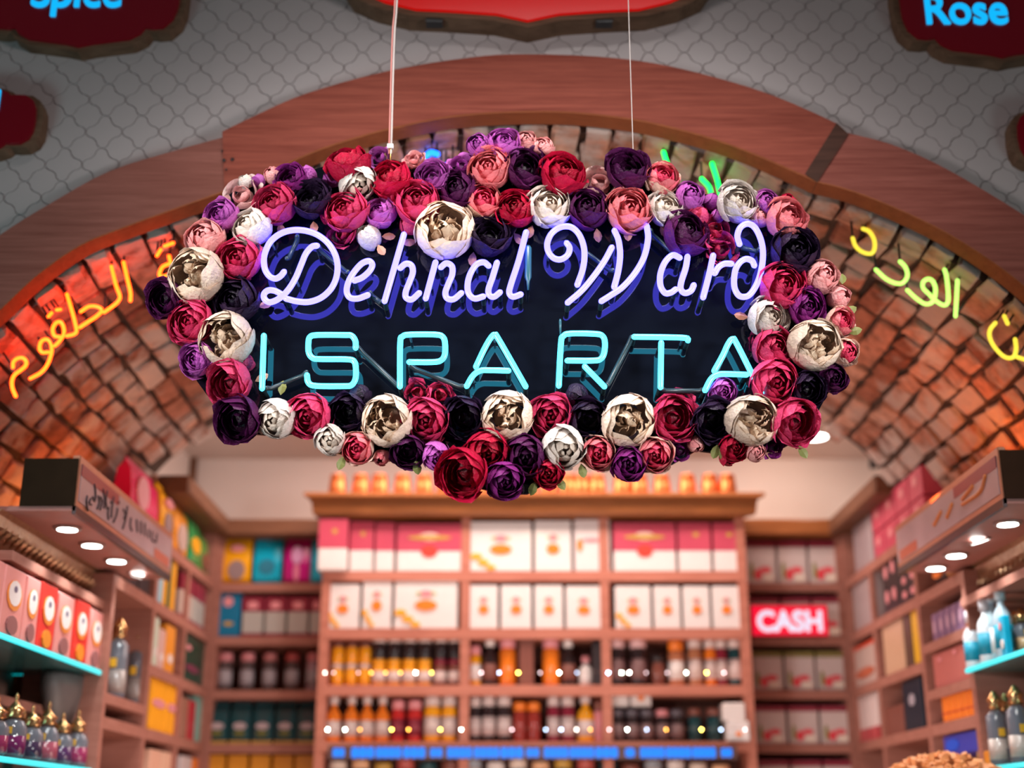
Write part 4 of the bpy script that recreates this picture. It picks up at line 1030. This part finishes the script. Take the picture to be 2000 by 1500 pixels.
side(XSL, 320, 346, 1040, HB[0], .21, (YEL, 'tall yellow packet beside the hot pink packet', g1, [(.5, .35, (.3, .2), (.3, .2, .2)), (.5, .7, (.3, .08), PK)]), 'p')
side(XSL, 347, 375, 1060, HB[0], .20, ((.8, .30, .03), 'orange yellow packet before the green packet', g1, [(.5, .35, (.35, .25), (.5, .35, .3))]), 'p')
side(XSL, 377, 398, 1080, HB[0], .21, ((.02, .28, .07), 'green packet with yellow stripe next to the corner', g1, [(.5, .4, (.4, .15), YEL)]), 'p')
side(XSL, 399, 416, 1090, HB[0], .18, ((.10, .30, .06), 'green and brown packet in the shelving corner', g1, [(.5, .3, (.4, .2), BRN)]), 'p')
g2 = 'goods on the second shelf of the side wall'
for i, (a, b, c, nm, h) in enumerate(((250, 273, DK, 'black box at the canopy end of the second side shelf', .17), (274, 297, DK, 'black box beside the post on the second side shelf', .17), (303, 314, (.6, .5, .52), 'grey striped upright box beside the pale blue box', .19), (315, 323, (.35, .60, .70), 'pale blue upright box on the second side shelf', .19),
    (324, 331, YEL, 'slim yellow box beside the pale blue box', .19), (332, 338, (.01, .10, .05), 'slim dark green box between two yellow boxes', .19), (339, 347, YEL, 'slim yellow box beside the dark green box', .19), (358, 382, (.55, .42, .36), 'maroon and cream box near the room corner', .17), (384, 406, (.42, .40, .36), 'maroon and grey green box in the room corner', .17))):
    side(XSL, a, b, 1180, HB[1], h, (c, nm, g2, [], MW if i > 6 else ()))
g3 = 'goods on the third shelf of the side wall'
for i, (a, b, c, nm, h) in enumerate(((303, 314, (.55, .62, .5), 'green and white slim box beside the perfume shelf', .17), (315, 328, (.65, .4, .35), 'pinkish slim box beside the green and white one', .14), (329, 347, (.8, .3, .03), 'orange box with white print on the third side shelf', .17), (358, 405, (.015, .05, .03), 'large dark green box with red print near the room corner', .18))):
    side(XSL, a, b, 1280, HB[2], h, (c, nm, g3, [(.3, .7, (.1, .06), PK), (.5, .3, (.3, .08), (.2, .04, .08))] if i == 3 else [(.5, .3, (.25, .1), WH)]))
g4 = 'goods on the fourth shelf of the side wall'
for i, (a, b, c, nm, h) in enumerate(((300, 330, AM, 'bright orange box on the fourth side shelf, near end', .19), (331, 352, AM, 'bright orange box on the fourth side shelf, second', .19), (360, 374, (.35, .15, .1), 'brown slim box on the fourth side shelf', .15), (375, 389, (.45, .03, .04), 'red slim box on the fourth side shelf', .15), (390, 404, (.2, .42, .36), 'mint green slim box in the corner of the fourth side shelf', .18))):
    side(XSL, a, b, 1390, HB[3], h, (c, nm, g4, [(.5, .5, (.45, .08), PK)] if i < 2 else ()))
for i, (a, b, c) in enumerate(((300, 322, (.75, .42, .3)), (324, 347, (.75, .45, .32)), (360, 382, (.6, .5, .5)), (384, 404, OR))):
    side(XSL, a, b, 1480, HB[3] - .22, .16, (c, ['peach ribbed box low on the side wall, near end', 'peach ribbed box low on the side wall, second', 'pale grey box low on the side wall near the corner', 'orange box low in the side wall corner'][i], 'boxes on the lowest side shelf'))
# right side wall
g1 = 'maroon boxes on the top of the right side shelving'
for i, (a, b) in enumerate(((1700, 1722), (1723, 1748), (1749, 1776), (1777, 1806))):
    for lev in (0, 1):
        side(XSR, a, b, 1060, HB[0] + lev * .105, .10, (RD, f'maroon box with pale dot, {["lower", "upper"][lev]} layer, {["nearest the corner", "second from the corner", "third from the corner", "fourth from the corner"][i]}', g1, [(.5, .6, (.18, .18), PK)]))
for i, (a, b, c, nm, h) in enumerate(((1662, 1690, (.35, .27, .28), 'grey panelled box in the corner of the top shelf behind CASH sign', .19), (1691, 1699, (.4, .32, .33), 'thin grey box between corner box and maroon boxes', .19))):
    side(XSR, a, b, 1080, HB[0], h, (c, nm, 'grey boxes in the far corner'))
side(XSR, 1662, 1708, 1200, HB[1], .19, ((.40, .31, .31), 'large grey panelled box in the corner of the second shelf', 'grey boxes in the far corner'))
g2 = 'black gift sets with round windows'
def wins(): return [(.25, .75, (.11, .12), PK), (.7, .78, (.11, .12), PK), (.25, .3, (.11, .12), PK), (.7, .3, (.11, .12), PK)]
side(XSR, 1722, 1755, 1190, HB[1], .20, (DK, 'black gift set with four round windows nearest the corner', g2, wins()))
side(XSR, 1756, 1795, 1200, HB[1], .11, (DK, 'low black gift set with round windows under the beige box', g2, wins()))
side(XSR, 1762, 1790, 1150, HB[1] + .112, .085, ((.85, .50, .25), 'small beige box standing on a black gift set', 'small boxes on the second shelf of the side wall'))
side(XSR, 1662, 1708, 1310, HB[2], .16, ((.55, .40, .35), 'cream box with orange print in the corner of the third shelf', 'boxes in the far corner', [(.5, .3, (.4, .12), (.55, .12, .05))], [(.9, 1, (.7, .07, .03))]))
for i, (a, b, c, nm) in enumerate(((1722, 1762, (.62, .38, .24), 'large beige box beside the yellow box'), (1764, 1778, (.12, .06, .04), 'slim dark brown box beside the yellow box'), (1780, 1797, (.75, .42, .02), 'yellow box on the third side shelf'))):
    side(XSR, a, b, 1300, HB[2], .185, (c, nm, 'boxes on the third shelf of the side wall'))
for i, (a, b, c, nm) in enumerate(((1672, 1690, (.7, .55, .52), 'tall pale tube pack with red base near the corner'), (1692, 1708, (.75, .6, .57), 'tall white tube pack with red base beside the post'), (1760, 1797, (.012, .02, .035), 'navy black box with pale crest on the fourth side shelf'))):
    side(XSR, a, b, 1400, HB[3], .20 if i < 2 else .17, (c, nm, 'goods on the fourth shelf of the side wall', [(.5, .6, (.16, .12), (.4, .35, .4))] if i == 2 else (), [(0, .25, (.5, .06, .07))] if i < 2 else ()))
side(XSR, 1722, 1758, 1400, HB[3], .10, (BRN, 'low brown box beside the navy black box', 'goods on the fourth shelf of the side wall'))
# nearer bay 4.03 - 4.5
side(XSR, 1815, 1838, 1140, HB[1] + .01, .10, (DK, 'black and orange printed packet under the canopy end', 'packets under the canopy end', [(.5, .3, (.4, .15), OR)]), 'p')
side(XSR, 1839, 1858, 1135, HB[1] + .01, .10, ((.75, .35, .15), 'tan and green packet under the canopy end', 'packets under the canopy end', [(.5, .3, (.4, .15), GRN)]), 'p')
for i in range(6):
    side(XSR, 1812 + i * 13, 1824 + i * 13, 1215, CZ + .573, .09, ((.22, .12, .22), f'slim purple box, {["first", "second", "third", "fourth", "fifth", "sixth"][i]} of a row beside the white and blue bottles', 'slim purple boxes in a row', [(.5, .5, (.3, .25), (.5, .3, .4))]))
side(XSR, 1814, 1893, 1290, CZ + .423, .112, ((.50, .14, .12), 'big maroon box under the row of slim purple boxes', 'big boxes on the near side shelving', [(.2, .8, (.04, .06), PK), (.6, .85, (.04, .06), PK)]))
for i in range(5):
    side(XSR, 1832 + i * 13, 1844 + i * 13, 1380, HB[3] + .0, .082, (OR, f'orange box, {["first", "second", "third", "fourth", "fifth"][i]} of a row under the big maroon box', 'orange boxes in a row', [], [(.3, .38, (.6, .08, .03))]))
side(XSR, 1836, 1900, 1460, HB[3] - .10, .06, ((.05, .06, .45), 'blue and purple box under the row of orange boxes', 'big boxes on the near side shelving', [(.3, .5, (.2, .3), (.02, .1, .7))]))
o = box('wall_speaker', P(1689, 0, 5.8).x, P(1712, 0, 5.8).x, 5.75, 5.89, zat(925, 5.8), zat(880, 5.8), M_black, None, .004); tag(o, 'small black speaker on the white back wall above the shelving', 'speaker')
mesh('speaker_grille', [(v_.x, 5.748, v_.z) for v_ in (P(1692, 921, 5.8), P(1709, 921, 5.8), P(1709, 884, 5.8), P(1692, 884, 5.8))], [(0, 1, 2, 3)], mat('grille', (.03, .03, .03), .8), o)

# ------------------------------------------------------------------ downlights in the shop ceiling
M_lamp = glow('lamp_white', (12, 12.5, 12), 1.0)
def downlight(p, label, group, r=.045, power=0, col=(1, .9, .8), aim=None, ang=70, face=None):
    o = empty('downlight', p, label, 'lamp', group)
    lathe('ring', [(r * 1.35, -.006), (r * 1.35, 0), (r, 0), (r, -.004)], mat('lamp_ring', (.55, .40, .36), .35, .6), o, None, 20)
    l = lathe('lens', [(r * .98, -.008), (r * .9, -.003)], M_lamp, o, None, 20)
    if power: spot('downlight_lamp', p + Vector((0, 0, -.03)), p + Vector(aim or (0, 0, -1)), power, col, ang, .7, .03)
    return o
for i, (u, v) in enumerate(((722, 917), (1384, 917), (1593, 851), (873, 917))):
    Yl = (ZC - CZ) / (ray(u, v).z / ray(u, v).y); p = P(u, v, Yl)
    downlight(p, ['shop ceiling downlight over the cornice below the blush and crimson rose buds', 'shop ceiling downlight seen below the crimson bud', 'shop ceiling downlight beside the lowest deep pink rose', 'shop ceiling downlight peeping beside the orchid bud'][i], 'shop ceiling downlights', .05)
for u in (722, 885, 1048, 1214, 1385):
    x = xat(u, 990, YC - .08)
    spot('cornice_spot', (x, YC - .42, ZC - .03), (x, YC - .06, cz1 - .03), 5.0, (1, .78, .50), 15, .9, .02)

spot('wall_spot', (1.15, 5.25, ZC - .04), (1.25, YB, CZ + 1.25), 7, (1, .78, .62), 95, .9, .04)
# two strings of tiny bulbs hung across the bottle shelves
def string_lights(label, v, bulbs):
    Ys = YC - .045
    o0 = P(bulbs[0][0], v, Ys); root = empty('string_lights', o0, label, 'string lights', 'bulb strings across the bottle shelves')
    pts = []
    for u, c, st in bulbs:
        q = P(u, v, Ys) - o0; pts.append(q)
        cc = {'w': (1.0, .93, .82), 'o': (1.0, .42, .06), 'y': (1.0, .70, .12), 'b': (.55, .72, 1.0), 'g': (.80, 1.0, .80), 'p': (.9, .65, .68)}[c]
        r = .0030
        pr_ = [(.0004, -r), (r * .7, -r * .7), (r, 0), (r * .7, r * .7), (.0006, r * 1.3)]
        lathe('bulb', pr_, glow(f'bulb_{c}_{st}', cc, st, (.3, .3, .3)), root, q - Vector((0, .0, .004)), 8)
    tube('wire', pts, .0006, mat('bulb_wire', (.25, .12, .09), .5), root, 5)
string_lights('string of tiny bulbs across the third bookcase shelf of jars', 1312, [(635, 'w', 18), (652, 'p', 8), (700, 'p', 7), (725, 'o', 22), (753, 'o', 20), (782, 'o', 22), (812, 'w', 60), (843, 'y', 24), (940, 'p', 18), (975, 'b', 20), (1012, 'y', 48), (1055, 'p', 9), (1092, 'g', 60),
    (1127, 'b', 10), (1188, 'b', 36), (1214, 'g', 44), (1229, 'w', 60), (1262, 'p', 7), (1303, 'p', 8), (1340, 'g', 40), (1380, 'y', 50), (1414, 'p', 16)])
string_lights('string of tiny bulbs across the fourth bookcase shelf of bottles', 1423, [(640, 'g', 60), (674, 'g', 52), (703, 'o', 16), (765, 'y', 38), (798, 'o', 26), (860, 'y', 34), (901, 'w', 34), (1000, 'p', 14), (1066, 'b', 18), (1096, 'b', 22), (1126, 'w', 20), (1153, 'o', 16), (1190, 'p', 14),
    (1225, 'g', 60), (1263, 'b', 16), (1301, 'o', 24), (1370, 'y', 46), (1408, 'b', 20), (1455, 'p', 14)])

# ------------------------------------------------------------------ canopies with spotlights, glass shelves
def canopy(sgn, Xo, Xl, Xb, ya, yb, label, letters):
    zs0 = CZ + .755
    Xi = Xo + sgn * .14
    o = empty('canopy', (Xo, ya, zs0), label, 'canopy'); L = o.location
    def bx(nm, xa, xb, y0, y1, z0, z1, m, bev=0): return box(nm, min(xa, xb) - L.x, max(xa, xb) - L.x, y0 - L.y, y1 - L.y, z0 - L.z, z1 - L.z, m, o, bev)
    bx('soffit', Xo, Xb, ya, yb, zs0, zs0 + .012, mat('soffit_board', (.42, .17, .14), .5))
    fm = mat('fascia_dark', (.022, .012, .006), .9, 0, .3, 18, 0, .1) if sgn < 0 else mat('fascia_brown', (.035, .015, .008), .9, 0, .3, 18, 0, .1)
    bx('end_panel', Xo + sgn * .003, Xi, ya - .006, ya + .01, zs0 + .012, zs0 + .135, fm)
    bx('fascia_frame', Xo + sgn * .0, Xo + sgn * .02, ya, yb, zs0 + .012, zs0 + .145, mat('copper_frame', (.55, .25, .15), .35, .4), .002)
    bx('printed_panel', Xo - sgn * .002, Xo + sgn * .002, ya + .015, yb - .015, zs0 + .028, zs0 + .125, mat('panel_print', (.50, .36, .38), .3, 0, .35, 7))
    bx('printed_stripe', Xo - sgn * .003, Xo - sgn * .001, ya + .015, ya + .35, zs0 + .095, zs0 + .125, cmat((.30, .03, .05), .3))
    bx('printed_stripe', Xo - sgn * .003, Xo - sgn * .001, yb - .22, yb - .04, zs0 + .030, zs0 + .06, cmat((.65, .14, .06), .3))
    bx('edge_strip', Xo - sgn * .002, Xo + sgn * .008, ya, yb, zs0 - .008, zs0 + .012, mat('dark_metal', (.08, .06, .06), .3, .8))
    # gilded cornice under the soffit
    Zc = zs0
    prc = [(0, 0), (.012, -.01), (.018, -.035), (.04, -.06), (.055, -.075), (.062, -.10), (.10, -.10), (.10, 0)]
    V, F = [], []
    for y in (ya - .02, yb + .06):
        for a_, z in prc: V.append((Xl + sgn * (.035 + a_) - L.x, y - L.y, z))
    k = len(prc); F = [tuple(range(k)), tuple(reversed(range(k, 2 * k)))] + [(i, (i + 1) % k, (i + 1) % k + k, i + k) for i in range(k)]
    mesh('gilded_cornice', V, F, M_gilt, o)
    # carved leaves
    Lm = LEAFC
    for i in range(24):
        y = ya + (yb - ya) * (i + .5) / 24
        q = link('carved_leaf', Lm, None, o, (Xl + sgn * (.035 + .022) - L.x, y - L.y, -.052)); q.rotation_euler = (0, R(-sgn * 40), pi if sgn > 0 else 0); q.scale = (.9, .9, 1)
    # front return of the cornice, facing the street
    bx('gilded_cornice_front', Xl + sgn * .05, Xl + sgn * .40, ya - .03, ya, zs0 - .095, zs0 - .005, M_gilt, .006)
    bx('bead_strip', Xl + sgn * .045, Xl + sgn * .40, ya - .04, ya - .02, zs0 - .075, zs0 - .060, M_gilt, .004)
    for i in range(5):
        x = Xl + sgn * (.07 + i * .045)
        q = link('carved_leaf', Lm, None, o, (x - L.x, ya - .032 - L.y, -.035)); q.rotation_euler = (R(-10), 0, pi / 2)
    for pts in letters:
        pass
    return o
M_gilt = mat('gilt', (.46, .26, .15), .3, .8, .3, 50, .25)
V = [(0, 0, -.022), (.007, -.009, -.005), (.007, .009, -.005), (.012, 0, -.005), (.009, -.010, .012), (.009, .010, .012), (.016, 0, .012), (.012, 0, .028), (-.004, -.009, 0), (-.004, .009, 0)]
F = [(0, 1, 3), (0, 3, 2), (1, 4, 6, 3), (3, 6, 5, 2), (4, 7, 6), (6, 7, 5), (8, 1, 0), (9, 0, 2), (8, 4, 1), (9, 2, 5)]
LEAFC = bpy.data.meshes.new('carved_leaf'); LEAFC.from_pydata(V, [], F); LEAFC.update(); LEAFC.materials.append(M_gilt)
canL = canopy(-1, -1.10, -1.24, -1.40, 3.28, 4.26, 'wooden canopy with Arabic lettering over the tea box cabinet', [])
canR = canopy(1, 1.21, 1.36, 1.52, 3.20, 4.14, 'wooden canopy with maroon printed panel over the cabinet of blue and white bottles', [])
# Arabic print on the fascia (flat dark strokes on the panel)
def zg(p): return (80 + p[0] / 5.357, 900 + p[1] / 5.357)
strokes = [[(485, 370), (475, 430), (490, 520)], [(520, 400), (505, 440), (530, 460)], [(560, 250), (570, 330), (565, 420), (540, 380)], [(600, 370), (610, 440), (590, 500)], [(625, 380), (640, 430), (620, 510)], [(650, 300), (665, 400), (660, 490)], [(690, 320), (680, 420), (690, 500)],
           [(710, 490), (700, 550), (705, 610)], [(730, 430), (735, 440)], [(760, 380), (745, 480), (735, 590)], [(815, 430), (818, 440)], [(800, 500), (790, 570), (760, 640)], [(865, 510), (885, 560), (870, 600)], [(905, 480), (890, 590), (855, 710)],
           [(940, 600), (935, 680), (950, 730)], [(1000, 620), (1010, 740)], [(1045, 640), (1050, 760)], [(1085, 660), (1090, 780)], [(1130, 720), (1125, 800)], [(1165, 740), (1160, 820), (1190, 850)], [(1210, 770), (1205, 850)]]
ps = [[q - canL.location for q in catmull([PX(*zg(a), -1.0965) for a in s_], 4)] for s_ in strokes]
tubes('printed_lettering', ps, .0028, mat('print_ink', (.06, .03, .035), .6), canL, 6, 1.0)
M_bronze = mat('bronze_line', (.35, .18, .10), .4, .6)
tubes('etched_emblem', [[q - canL.location for q in catmull([P(u, v, 3.277) for u, v in s_], 5)] for s_ in ([(98, 968), (96, 950), (104, 938), (116, 940)], [(139, 958), (134, 972), (124, 982)], [(92, 975), (98, 970), (104, 978), (112, 982)])], .0012, M_bronze, canL, 6)
spR = [[(1925, 930), (1915, 960), (1880, 985)], [(1900, 950), (1880, 975)], [(1860, 985), (1850, 1010)], [(1838, 1000), (1825, 1025)]]
tubes('printed_shape', [[q - canR.location for q in catmull([PX(u, v, 1.207) for u, v in s_], 4)] for s_ in spR], .006, cmat((.75, .22, .05), .4), canR, 6)
for i, (u, v) in enumerate(((132, 1030), (180, 1062), (228, 1093), (268, 1120))):
    Y = .755 / (ray(u, v).z / ray(u, v).y); p = P(u, v, Y) 
    o = downlight(p, f'round canopy downlight over the tea boxes, {["nearest the street", "second from the street", "third from the street", "deepest in the shop, tilted"][i]}', 'downlights in the lettered canopy', .027)
    if i == 3: o.rotation_euler = (R(14), R(18), 0)
    spot('canopy_lamp', p + Vector((0, 0, -.02)), p + Vector((-.06, .02, -1)), 3.2, (.9, 1.0, 1.0), 110, .8, .025)
for i, (u, v) in enumerate(((1968, 1020), (1912, 1053), (1867, 1082), (1827, 1107))):
    Y = .755 / (ray(u, v).z / ray(u, v).y); p = P(u, v, Y)
    o = downlight(p, f'round canopy downlight over the bottles, {["nearest the street", "second from the street, tilted", "third from the street", "deepest in the shop"][i]}', 'downlights in the maroon panel canopy', .027)
    if i == 1: o.rotation_euler = (R(10), R(-20), 0)
    spot('canopy_lamp', p + Vector((0, 0, -.02)), p + Vector((.06, .02, -1)), 3.2, (.9, 1.0, 1.0), 110, .8, .025)
# cabinets under the canopies
M_gedge = glow('lit_glass_edge', (.0, .75, .80), 1.0, (.1, .4, .4))
def glassmat():
    m, nt, b = newmat('shelf_glass'); b.inputs['Base Color'].default_value = (.35, .75, .75, 1); b.inputs['Roughness'].default_value = .08
    b.inputs['Transmission Weight'].default_value = .85; b.inputs['IOR'].default_value = 1.3
    return m
M_glass = glassmat()
def cabinet(sgn, X, Xw, y0, y1, label):
    o = empty('display_cabinet', (X, y0, 0), label, 'cabinet'); L = o.location
    def bx(nm, xa, xb, ya, yb, z0, z1, m, bev=0): return box(nm, min(xa, xb) - L.x, max(xa, xb) - L.x, ya - L.y, yb - L.y, z0, z1, m, o, bev)
    bx('back_panel', Xw - sgn * .012, Xw, y0, y1, 0, CZ + .655, mat('cabinet_back', (.30, .15, .11), .6))
    bx('header', X + sgn * .01, Xw, y0, y1, CZ + .63, CZ + .655, M_shelf_dim)
    bx('rear_post', X, X + sgn * .05, y1 - .03, y1, 0, CZ + .10, M_shelfV_dim)
    bx('lower_shelf', X + sgn * .02, Xw, y0, y1, CZ - .40, CZ - .37, M_shelf_dim)
    bx('inner_board', X + sgn * .13, Xw, y0, y1, CZ + .31, CZ + .335, M_shelf_dim)
    for z in (.447, .163):
        g = bx('glass_shelf', X + sgn * .006, Xw - sgn * .012, y0 - .25, y1 - .01, CZ + z - .012, CZ + z - .001, M_glass)
        q = box('lit_edge', min(X, X + sgn * .007) - L.x, max(X, X + sgn * .007) - L.x, y0 - .25 - L.y, y1 - .01 - L.y, CZ + z - .014, CZ + z, M_gedge, o, .002)
        box('end_edge', min(X, Xw - sgn * .012) - L.x, max(X, Xw - sgn * .012) - L.x, y1 - .012 - L.y, y1 - .006 - L.y, CZ + z - .012, CZ + z - .001, M_gedge, o)
    return o
cabinet(-1, -1.235, -1.52, 3.28, 4.10, 'glass shelved cabinet under the lettered canopy holding tea boxes and perfume bottles')
cabinet(1, 1.35, 1.62, 3.25, 4.04, 'glass shelved cabinet under the maroon panel canopy holding white and blue bottles')
# tea boxes
PKB = (.80, .30, .27); RDB = (.80, .03, .02)
XT = -1.245
tb = [(-60, 0, PKB), (1, 44, PKB), (46, 75, PKB), (77, 110, RDB), (112, 145, PKB), (147, 176, RDB), (178, 206, PKB)]
nmz = ['pink tea box cut by the frame edge', 'pale pink tea box nearest the street', 'pale pink tea box beside the first red one', 'red and orange tea box between two pink ones', 'pale pink tea box between the two red ones', 'red and orange tea box next to the last pink one', 'pink tea box at the end of the glass shelf']
for i, (a, b, c) in enumerate(tb):
    ya, yb = PX(a, 1200, XT).y, PX(b, 1200, XT).y
    w_ = yb - ya - .004
    o = carton(XT, (ya + yb) / 2, CZ + .448, w_, .07, .168 if c is PKB else .172, c, nmz[i], 'tea boxes on the lit glass shelf', pi / 2, [], [(.5, .60, (.36, .23), (.85, .26, .03)), (.5, .63, (.30, .19), (.86, .80, .78)), (.5, .69, (.08, .05), (.15, .12, .2)), (.5, .16, (.26, .14), (.32, .12, .12) if c is PKB else (.85, .28, .02))], 'tea_box')
# perfume bottles with golden caps
M_pglass = mat('perfume_glass', (.30, .32, .38), .06, 0, .1, 12, 0, .6, 0, .55)
M_gold = mat('gold_cap', (.85, .50, .22), .22, .95, .2, 40)
def perfume(x, y, z, r, h, liq, label, group, tall=False, spire=True):
    prf = [(r * .75, 0), (r, h * .05), (r, h * .45), (r * .75, h * .55), (r * .35, h * .60)] if not tall else [(r * .9, 0), (r, h * .03), (r, h * .62), (r * .6, h * .68), (r * .35, h * .70)]
    v, f_ = lathe_data(prf, 16)
    o = goods('perfume_bottle', x, y, z, 0, label, 'bottle', group, v, f_, M_pglass, True)
    zz = prf[-1][1]
    cp = [(r * .45, zz), (r * .75, zz + h * .03), (r * .55, zz + h * .08), (r * .8, zz + h * .12), (r * .45, zz + h * .18), (r * .28, zz + h * .22)] + ([(r * .10, zz + h * .27), (r * .16, zz + h * .33), (.0005, zz + h * .40)] if spire else [(r * .05, zz + h * .25)])
    lathe('gold_cap', cp, M_gold, o, None, 14)
    if liq: lathe('perfume_liquid', [(r * 1.005, h * .07), (r * 1.005, h * .33)], cmat(liq, .12, 0, 'syrup'), o, None, 16)
    s_ = 1 if x > 0 else -1
    box('price_tag', -r * .3, r * .3, -r - .004, -r - .002, h * .36, h * .46, cmat((.85, .48, .03), .5), o)
    return o
PL = [(.28, .03, .10), (.16, .02, .10), (.05, .03, .07), (.35, .08, .12), (.08, .03, .10)]
pb = [(-14, 0), (22, 0), (57, 0), (88, 0), (118, 0), (148, 0), (40, 1), (80, 1), (108, 1), (138, 1)]
nr = ['first', 'second', 'third', 'fourth', 'fifth', 'sixth', 'seventh', 'eighth', 'ninth', 'tenth', 'eleventh']
for i, (u, back) in enumerate(pb):
    X = -1.275 if not back else -1.36
    y = PX(u, 1460, X).y
    perfume(X, y, CZ + .165, .034, .145 + .02 * (i % 2), PL[i % 5], f'round perfume bottle with golden spire cap, {nr[i % 6]} in {["front", "rear"][back]} row, lower glass shelf', 'perfume bottles on the lower glass shelf')
for i, (u, X) in enumerate(((210, -1.34), (222, -1.27), (240, -1.33), (262, -1.27), (278, -1.32))):
    y = PX(u, 1360, X).y
    perfume(X, y, HB[2] - .14, .034, .26 + .015 * (i % 2), (.35, .30, .28) if i % 2 else (.55, .52, .5), f'tall glass perfume bottle with stacked golden cap beside the tea boxes, {nr[i]} in the row', 'tall perfume bottles on the side shelf', True, False)
# grey tapered cover hanging below the tea boxes
V = []
for z, w0 in ((.0, 1.0), (-.05, .98), (-.10, .80), (-.14, .55), (-.155, .35)):
    for k_ in range(14):
        a_ = 2 * pi * k_ / 14; V.append((.055 * cos(a_) * w0, .16 * sin(a_) * w0, z))
F = [(k_ * 14 + i, k_ * 14 + (i + 1) % 14, k_ * 14 + 14 + (i + 1) % 14, k_ * 14 + 14 + i) for k_ in range(4) for i in range(14)] + [tuple(range(56, 70)), tuple(reversed(range(14)))]
pc = PX(130, 1318, -1.34)
goods('grey_cover', pc.x, pc.y, CZ + .43, 0, 'smoky grey tapered cover hanging below the tea box shelf', 'cover', None, V, F, mat('grey_plastic', (.14, .115, .11), .5), True)
# right: white and blue bottles, perfumes, small items
for i, (u, X, h, c, cp) in enumerate(((1902, 1.38, .17, (.78, .78, .82), (.7, .7, .75)), (1918, 1.41, .185, (.80, .80, .84), (.7, .7, .75)), (1932, 1.38, .19, (.80, .80, .84), (.75, .75, .8)), (1948, 1.40, .215, (.45, .60, .68), (.5, .6, .68)), (1966, 1.38, .20, (.5, .62, .70), (.6, .7, .75)))):
    y = PX(u, 1280, X).y
    o = bottle(X, y, CZ + .448, .026, h, c, cp, (.0, .30, .45) if i % 2 == 0 else (.82, .80, .8), f'white bottle with {"blue" if i % 2 == 0 else "white"} label on the glass shelf, {nr[i]} from the shop interior', 'white and blue bottles on the glass shelf', .3)
y = PX(1958, 1240, 1.365).y
carton(1.362, y, CZ + .448, .05, .02, .11, (.0, .45, .70), 'bright blue card with orange and white print leaning on the white bottles', 'cards on the glass shelf', -pi / 2, [], [(.5, .75, (.2, .1), PK), (.6, .3, (.25, .12), WH)])
for i, (u, X) in enumerate(((1925, 1.42), (1950, 1.39), (1972, 1.44), (1992, 1.39))):
    y = PX(u, 1440, X).y
    perfume(X, y, CZ + .165, .030, .22, (.55, .30, .12) if i % 2 == 0 else (.6, .5, .45), f'clear perfume bottle on the lower glass shelf opposite, {nr[i]} from the shop interior', 'clear perfume bottles on the lower glass shelf', True, False)
for i, (u, c, nm) in enumerate(((1926, (.85, .30, .02), 'small orange cube label on the lower glass shelf'), (1972, (.02, .04, .05), 'small black cube label on the lower glass shelf'))):
    X = 1.362; y = PX(u, 1472, X).y
    carton(X, y, CZ + .165, .045, .02, .042, c, nm, 'cube labels on the lower glass shelf', -pi / 2)
for i, u in enumerate((1985, 1998)):
    X = 1.43; y = PX(u, 1230, X).y
    perfume(X, y, CZ + .448, .028, .16, (.5, .3, .15), ['golden capped bottle behind the white and blue bottles', 'golden capped bottle at the frame edge beside the blue bottles'][i], 'golden capped bottles on the glass shelf', False, False)
# heap of orange snacks on a tray, bottom of the frame
tr = P(1840, 1512, 3.75)
tray = lathe('snack_tray', [(.14, 0), (.17, .012), (.175, .03), (.165, .03), (.135, .012)], mat('tray_metal', (.5, .4, .35), .3, .7), None, (tr.x + .02, 3.80, tr.z - .03), 24)
tag(tray, 'round tray heaped with orange crunchy snacks at the bottom edge', 'tray')
V, F = [], []
r_ = random.Random(3)
for i in range(220):
    a_, d_ = r_.uniform(0, 6.28), .15 * math.sqrt(r_.random()); zz = .03 + .05 * (1 - (d_ / .15) ** 2) + r_.uniform(-.006, .006)
    c_ = Vector((d_ * cos(a_), d_ * sin(a_), zz)); rotm = Matrix.Rotation(r_.uniform(0, 3), 3, 'X') @ Matrix.Rotation(r_.uniform(0, 3), 3, 'Z')
    b0 = len(V); V += [c_ + rotm @ Vector(q) for q in boxv(-.010, .010, -.007, .007, -.006, .006)]; F += [tuple(k_ + b0 for k_ in f_) for f_ in BOXF]
sn = mesh('orange_snacks', V, F, mat('snack', (.85, .30, .10), .5, 0, .3, 60), None, tray.location, False)
tag(sn, 'heap of orange crunchy snack pieces on the round tray', 'snacks', None, 'stuff')
